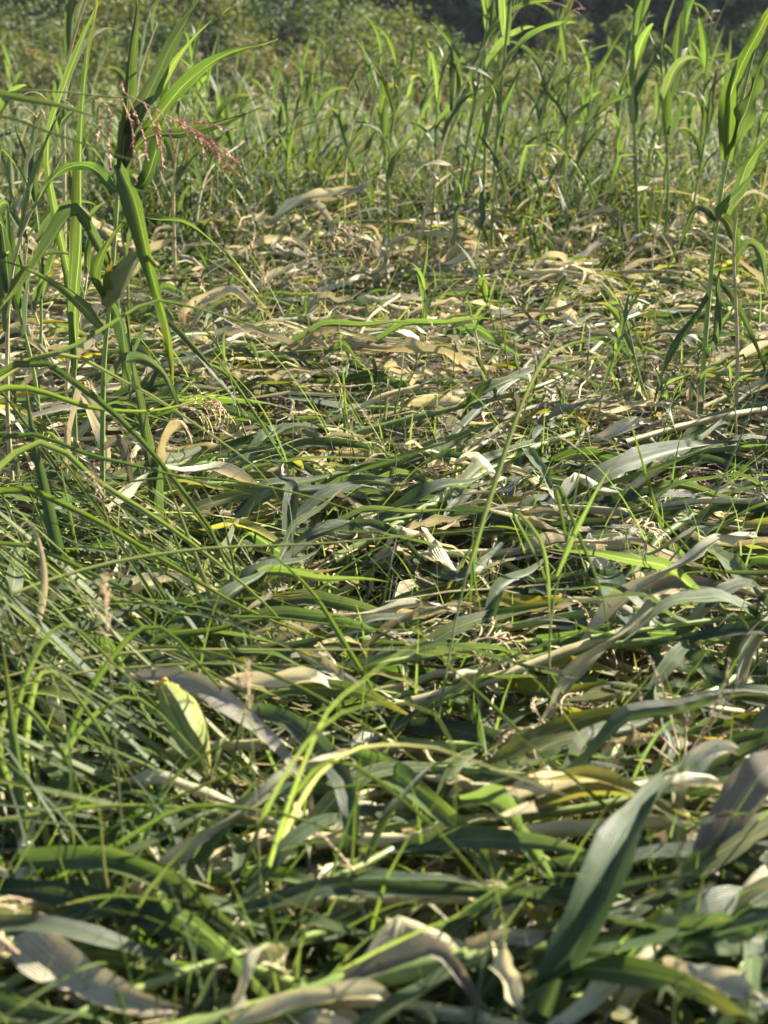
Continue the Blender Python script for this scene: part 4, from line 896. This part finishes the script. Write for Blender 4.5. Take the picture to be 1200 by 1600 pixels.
# tassels fallen at the edge of the heap
p0 = at_height(1075, 1190, .08); t = empty('fallen_tassel', p0, 'spiky tan-pink maize tassel fanning up from the shaded heap', 'tassel')
A = Acc(); r = np.random.default_rng(8)
for br in [[(1070, 1190, .08), (1120, 1120, .18), (1165, 1050, .26)], [(1070, 1190, .08), (1125, 1090, .2), (1140, 1030, .26)], [(1060, 1170, .08), (1040, 1090, .16), (1015, 1025, .22)], [(1070, 1180, .08), (1075, 1110, .16), (1095, 1065, .2)],
           [(1060, 1180, .08), (1010, 1120, .13), (1000, 1080, .16)], [(1080, 1180, .08), (1150, 1140, .12), (1210, 1150, .12)], [(1050, 1190, .08), (1000, 1150, .1), (960, 1100, .12)]]:
    P = spline([at_height(a_, b_, z_+.11) for a_, b_, z_ in br], 10)-p0; A.tube(P, np.linspace(.0022, .001, 10), 4, r.random())
    for k in range(70):
        f = r.uniform(.25, 1)*8.99; i = int(f); q = P[i]+(P[i+1]-P[i])*(f-i); T = nrm(P[i+1]-P[i]); d = nrm(T*1.3+nrm(r.normal(0, 1, 3))*.7); s = nrm(np.cross(d, r.normal(0, 1, 3))); ln = r.uniform(.007, .012)
        A.add(np.array([q, q+d*ln*.5-s*.002, q+d*ln, q+d*ln*.5+s*.002]), [[0, 1, 2, 3]], None, r.random())
link('spike', A.mesh('spike', False), 'tan', t)
for k, (px, py, z, rz, lab) in enumerate([(950, 830, .16, .2, 'tan fallen tassel on the wide shaded leaves'), (30, 1490, .2, 2.6, 'rusty tassel hanging at the corner beside the wide taupe leaf'), (720, 1010, .1, .3, 'flattened tassel in the shade behind the slanting grass stem'), (275, 640, .3, .4, 'tan tassel hanging beside the snapped maize plant'), (905, 1150, .12, 3.0, 'dark tassel branches hanging below the yellow streaked leaves')]):
    o = link('fallen_tassel', tassel_mesh('fallen_tassel', np.random.default_rng(600+k), L=.22, nb=11, droop=1.2), 'tan'); o.location = at_height(px, py, z+.09); o.rotation_euler = (0, .9, rz); tag(o, lab, 'tassel')

# single grasses that cross the view
def grass_thing(lab, base, stem=None, blades=(), mt='grass', name='wild_grass_plant', sr=.003, seed_head=None):
    base = np.asarray(base); t = empty(name, base, lab, 'grass plant')
    if stem: hero_tube([at_depth(*q) for q in stem], sr, sr*.5, 'stalk', t, base, name='stem', nodes=4, n=30, sides=6)
    for pts, w_, m2 in blades: hero_leaf([at_depth(*q) for q in pts], w_*1.25, m2 or mt, t, base, hint=(.1, -.7, .8), name='blade', n=20, nc=4, kind='grass', fold=.4, wave=.04)
    return t
grass_thing('tall slanting wild grass stem ending in a bright bent blade', at_height(660, 1250, 0), [(660, 1250, 2.13), (690, 1090, 2.2), (722, 925, 2.3), (762, 790, 2.4), (808, 650, 2.5)],
    [([(735, 880, 2.33), (768, 770, 2.4), (812, 640, 2.5), (852, 562, 2.53), (900, 535, 2.5), (960, 524, 2.48)], .014, 'grassy'), ([(812, 640, 2.5), (850, 560, 2.6), (885, 500, 2.7), (915, 460, 2.75)], .007, 'grassy'), ([(762, 790, 2.4), (740, 880, 2.38), (752, 960, 2.35)], .010, 'grass')])
grass_thing('upright wild grass with forked narrow blades in the shaded heap', at_height(858, 1215, 0), [(858, 1215, 2.22), (858, 1080, 2.26), (862, 960, 2.3), (885, 850, 2.33), (905, 735, 2.36)],
    [([(870, 900, 2.3), (895, 840, 2.3), (925, 780, 2.28), (955, 728, 2.26)], .013, None), ([(885, 850, 2.33), (870, 760, 2.35), (905, 840, 2.3), (940, 930, 2.25), (955, 1015, 2.2)], .013, None),
     ([(862, 960, 2.3), (845, 850, 2.32), (800, 800, 2.32), (850, 900, 2.28), (862, 990, 2.25)], .012, None), ([(858, 1080, 2.26), (885, 1130, 2.2), (893, 1220, 2.15)], .014, None), ([(858, 1050, 2.26), (900, 1120, 2.2), (930, 1165, 2.17)], .009, None)])
grass_thing('long straight grass stem slanting up toward the twisted plant', at_height(845, 1085, 0), [(845, 1085, 2.55), (980, 950, 2.65), (1090, 820, 2.8), (1150, 700, 2.9), (1210, 545, 3.0)],
    [([(1090, 820, 2.8), (1060, 840, 2.75), (1000, 870, 2.7), (960, 830, 2.65)], .012, 'grassy')], sr=.0035)
grass_thing('pair of fine grass stems rising at the edge beside the dark broad leaf', at_height(1180, 1120, 0), [(1180, 1120, 2.4), (1185, 1000, 2.45), (1195, 940, 2.5), (1215, 880, 2.5)], [([(1185, 1010, 2.45), (1150, 960, 2.4), (1120, 980, 2.35)], .01, None)])
lf = at_depth(-160, 1500, 1.7); lf[2] = 0
grass_thing('long bright grass blades arching low over the bottom leaves', lf, None, [
    ([(-170, 1500, 1.68), (-40, 1430, 1.68), (100, 1370, 1.7), (200, 1310, 1.7), (290, 1262, 1.7), (400, 1266, 1.68), (500, 1290, 1.65), (620, 1345, 1.6)], .016, None),
    ([(-170, 1480, 1.7), (0, 1400, 1.72), (140, 1318, 1.75), (250, 1258, 1.78), (370, 1205, 1.8), (500, 1140, 1.85)], .014, None),
    ([(-170, 1300, 1.8), (0, 1283, 1.8), (130, 1262, 1.8), (280, 1262, 1.78), (430, 1285, 1.75)], .013, 'grassy')])
nb = at_height(470, 1420, 0)
grass_thing('blurred bright grass blades bending beside the bluish bent leaf', nb, None, [
    ([(395, 1450, 1.75), (440, 1290, 1.6), (505, 1125, 1.5), (560, 1070, 1.45), (640, 1010, 1.42), (745, 962, 1.4)], .009, None),
    ([(350, 1430, 1.74), (430, 1240, 1.6), (510, 1130, 1.52), (600, 1098, 1.48), (670, 1110, 1.45), (703, 1150, 1.44), (712, 1220, 1.44), (708, 1310, 1.45)], .009, None),
    ([(420, 1460, 1.78), (440, 1290, 1.70), (520, 1190, 1.65), (640, 1260, 1.58), (730, 1350, 1.55), (815, 1462, 1.55)], .013, None),
    ([(380, 1440, 1.84), (500, 1210, 1.7), (640, 1165, 1.6), (780, 1205, 1.56), (930, 1260, 1.55)], .012, 'grassy')])
for lab, bx, by, bl in [
    ('wild grass clump whose long blades sweep across the papery husk', -170, 960, [([(-170, 900, 2.7), (0, 770, 2.75), (120, 800, 2.7), (260, 880, 2.6), (400, 960, 2.5), (560, 1015, 2.4)], .022, None), ([(-160, 920, 2.7), (40, 700, 2.75), (160, 760, 2.7), (300, 850, 2.6), (430, 960, 2.5), (500, 1060, 2.4)], .022, None),
        ([(-160, 900, 2.8), (0, 690, 2.85), (150, 715, 2.85), (280, 745, 2.8), (400, 775, 2.75)], .02, None), ([(-150, 950, 2.6), (0, 850, 2.6), (150, 900, 2.55), (280, 960, 2.5), (420, 965, 2.45), (600, 985, 2.4), (720, 975, 2.35)], .014, None)]),
    ('wild grass clump with blades crossing below the eared maize', -140, 800, [([(-160, 700, 3.0), (0, 585, 3.0), (110, 545, 3.0), (200, 492, 3.0), (260, 472, 3.0), (480, 535, 2.95)], .02, None), ([(-160, 720, 3.0), (0, 610, 3.0), (150, 640, 2.95), (260, 640, 2.9), (370, 600, 2.9)], .024, None),
        ([(-140, 700, 2.9), (30, 570, 2.9), (130, 610, 2.9), (230, 700, 2.85), (330, 830, 2.75), (370, 910, 2.7), (485, 955, 2.6)], .024, None), ([(-150, 720, 3.0), (60, 560, 3.0), (200, 600, 2.95), (330, 680, 2.9), (410, 740, 2.85), (440, 790, 2.8)], .016, 'grassy')]),
    ('wild grass with thin pale stems stretched level over the crumpled cream leaf', -150, 1120, [([(-160, 1110, 2.2), (0, 1060, 2.22), (200, 1020, 2.25), (450, 1016, 2.25), (700, 1020, 2.25), (920, 1055, 2.22)], .008, 'grassy'), ([(-150, 1150, 2.15), (60, 1065, 2.2), (250, 1040, 2.2), (420, 1038, 2.2), (580, 1046, 2.2)], .007, 'grassy'),
        ([(-150, 1000, 2.5), (100, 900, 2.5), (300, 860, 2.5), (500, 850, 2.5), (700, 832, 2.5), (800, 826, 2.5)], .012, 'grassy')]),
    ('wild grass clump with bright upright blade tips beside the fallen yellow ear', 60, 1330, [([(60, 1340, 2.0), (40, 1180, 2.0), (70, 1050, 2.0), (150, 1130, 1.95), (210, 1240, 1.9)], .018, None), ([(50, 1340, 2.0), (100, 1180, 2.0), (200, 1090, 2.0), (300, 1170, 1.95), (380, 1260, 1.9)], .016, None),
        ([(70, 1340, 2.0), (20, 1150, 2.05), (90, 980, 2.1), (190, 1050, 2.05), (280, 1140, 2.0)], .016, None), ([(60, 1330, 2.0), (120, 1120, 2.1), (230, 980, 2.15), (330, 1060, 2.1), (420, 1170, 2.0)], .018, None), ([(60, 1330, 2.0), (0, 1180, 1.95), (30, 1100, 1.95), (110, 1200, 1.9), (150, 1330, 1.85)], .02, None)]),
    ('single long bright blade reaching in above the slim maize plant', -200, 700, [([(-200, 700, 2.5), (-150, 300, 2.5), (-40, 160, 2.5), (50, 160, 2.5), (110, 172, 2.5), (170, 190, 2.5)], .062, 'bright'), ([(-200, 720, 2.5), (-140, 330, 2.5), (-40, 184, 2.5), (60, 203, 2.5), (150, 232, 2.5), (260, 268, 2.5)], .02, 'green')]),
    ('dark stiff grass stem standing at the edge of the long grass', 48, 1440, [([(48, 1440, 1.78), (36, 1280, 1.85), (18, 1120, 1.9), (2, 990, 1.95)], .028, 'green')]),
    ('flat dark grass leaf with pale edge standing left of the eared maize', 120, 990, [([(118, 990, 2.75), (95, 880, 2.8), (75, 790, 2.85), (52, 680, 2.9), (40, 600, 2.95)], .042, 'blue')]),
    ('withered hanging grass blade in the long grass', 60, 990, [([(58, 990, 2.4), (70, 920, 2.4), (64, 860, 2.4), (45, 815, 2.4), (20, 840, 2.4)], .02, 'dry')]),
    ('yellow-green bent grass blade between the cream leaves', 585, 1085, [([(585, 1085, 2.3), (540, 1010, 2.35), (490, 930, 2.4), (432, 872, 2.45), (400, 860, 2.45)], .016, 'grass')]),
    ('thin vertical grass stems above the bottom dark hollow', 190, 1530, [([(222, 1580, 1.5), (190, 1470, 1.55), (165, 1370, 1.6), (150, 1240, 1.65), (110, 1200, 1.65)], .008, 'grassy'), ([(545, 1460, 1.75), (550, 1380, 1.78), (548, 1300, 1.8)], .012, 'dry'), ([(400, 1490, 1.7), (385, 1410, 1.72), (360, 1330, 1.74), (340, 1320, 1.74)], .012, 'grass')])]:
    b0 = at_depth(bx, by, bl[0][0][0][2]); b0[2] = 0; grass_thing(lab, b0, None, bl)
# seedling close to the lens
p0 = at_depth(1060, 1640, 1.22); p0[2] = 0
t = empty('weed_seedling', p0, 'slender leafy weed seedling close by with feathery top', 'weed')
hero_tube([p0, at_depth(1058, 1500, 1.2), at_depth(1062, 1300, 1.18), at_depth(1068, 1150, 1.17), at_depth(1076, 1040, 1.16)], .002, .001, 'stalk', t, p0, name='stem', nodes=0, sides=5)
r = np.random.default_rng(19)
for yy in (1560, 1490, 1440, 1400, 1350, 1290, 1240, 1200, 1150, 1110, 1075, 1050, 1040):
    q = at_depth(1060+(1560-yy)*.03, yy, 1.18); a = r.uniform(-1, 1)
    for sg in (-1, 1): hero_leaf([q, q+[sg*.015, r.uniform(-.01, .01), .010], q+[sg*r.uniform(.025, .04), r.uniform(-.02, .02), r.uniform(-.005, .03)]], .008, 'bright', t, p0, n=7, nc=2, kind='grass')

# ------------------------------------------------------------------ air
m, t = nodes_of('evening_haze'); b = NB(t); pv = b.n('ShaderNodeVolumePrincipled'); pv.inputs['Color'].default_value = (0.80, 0.88, 1.0, 1); pv.inputs['Density'].default_value = HAZE
o_ = b.n('ShaderNodeOutputMaterial'); t.links.new(pv.outputs[0], o_.inputs['Volume'])
V, Fq = box((-850, -40, -6), (850, 950, 64)); hz = link('haze', mesh_np('haze', V, Fq, smooth=False), m); tag(hz, 'thin evening haze over the field', 'haze', kind='stuff')
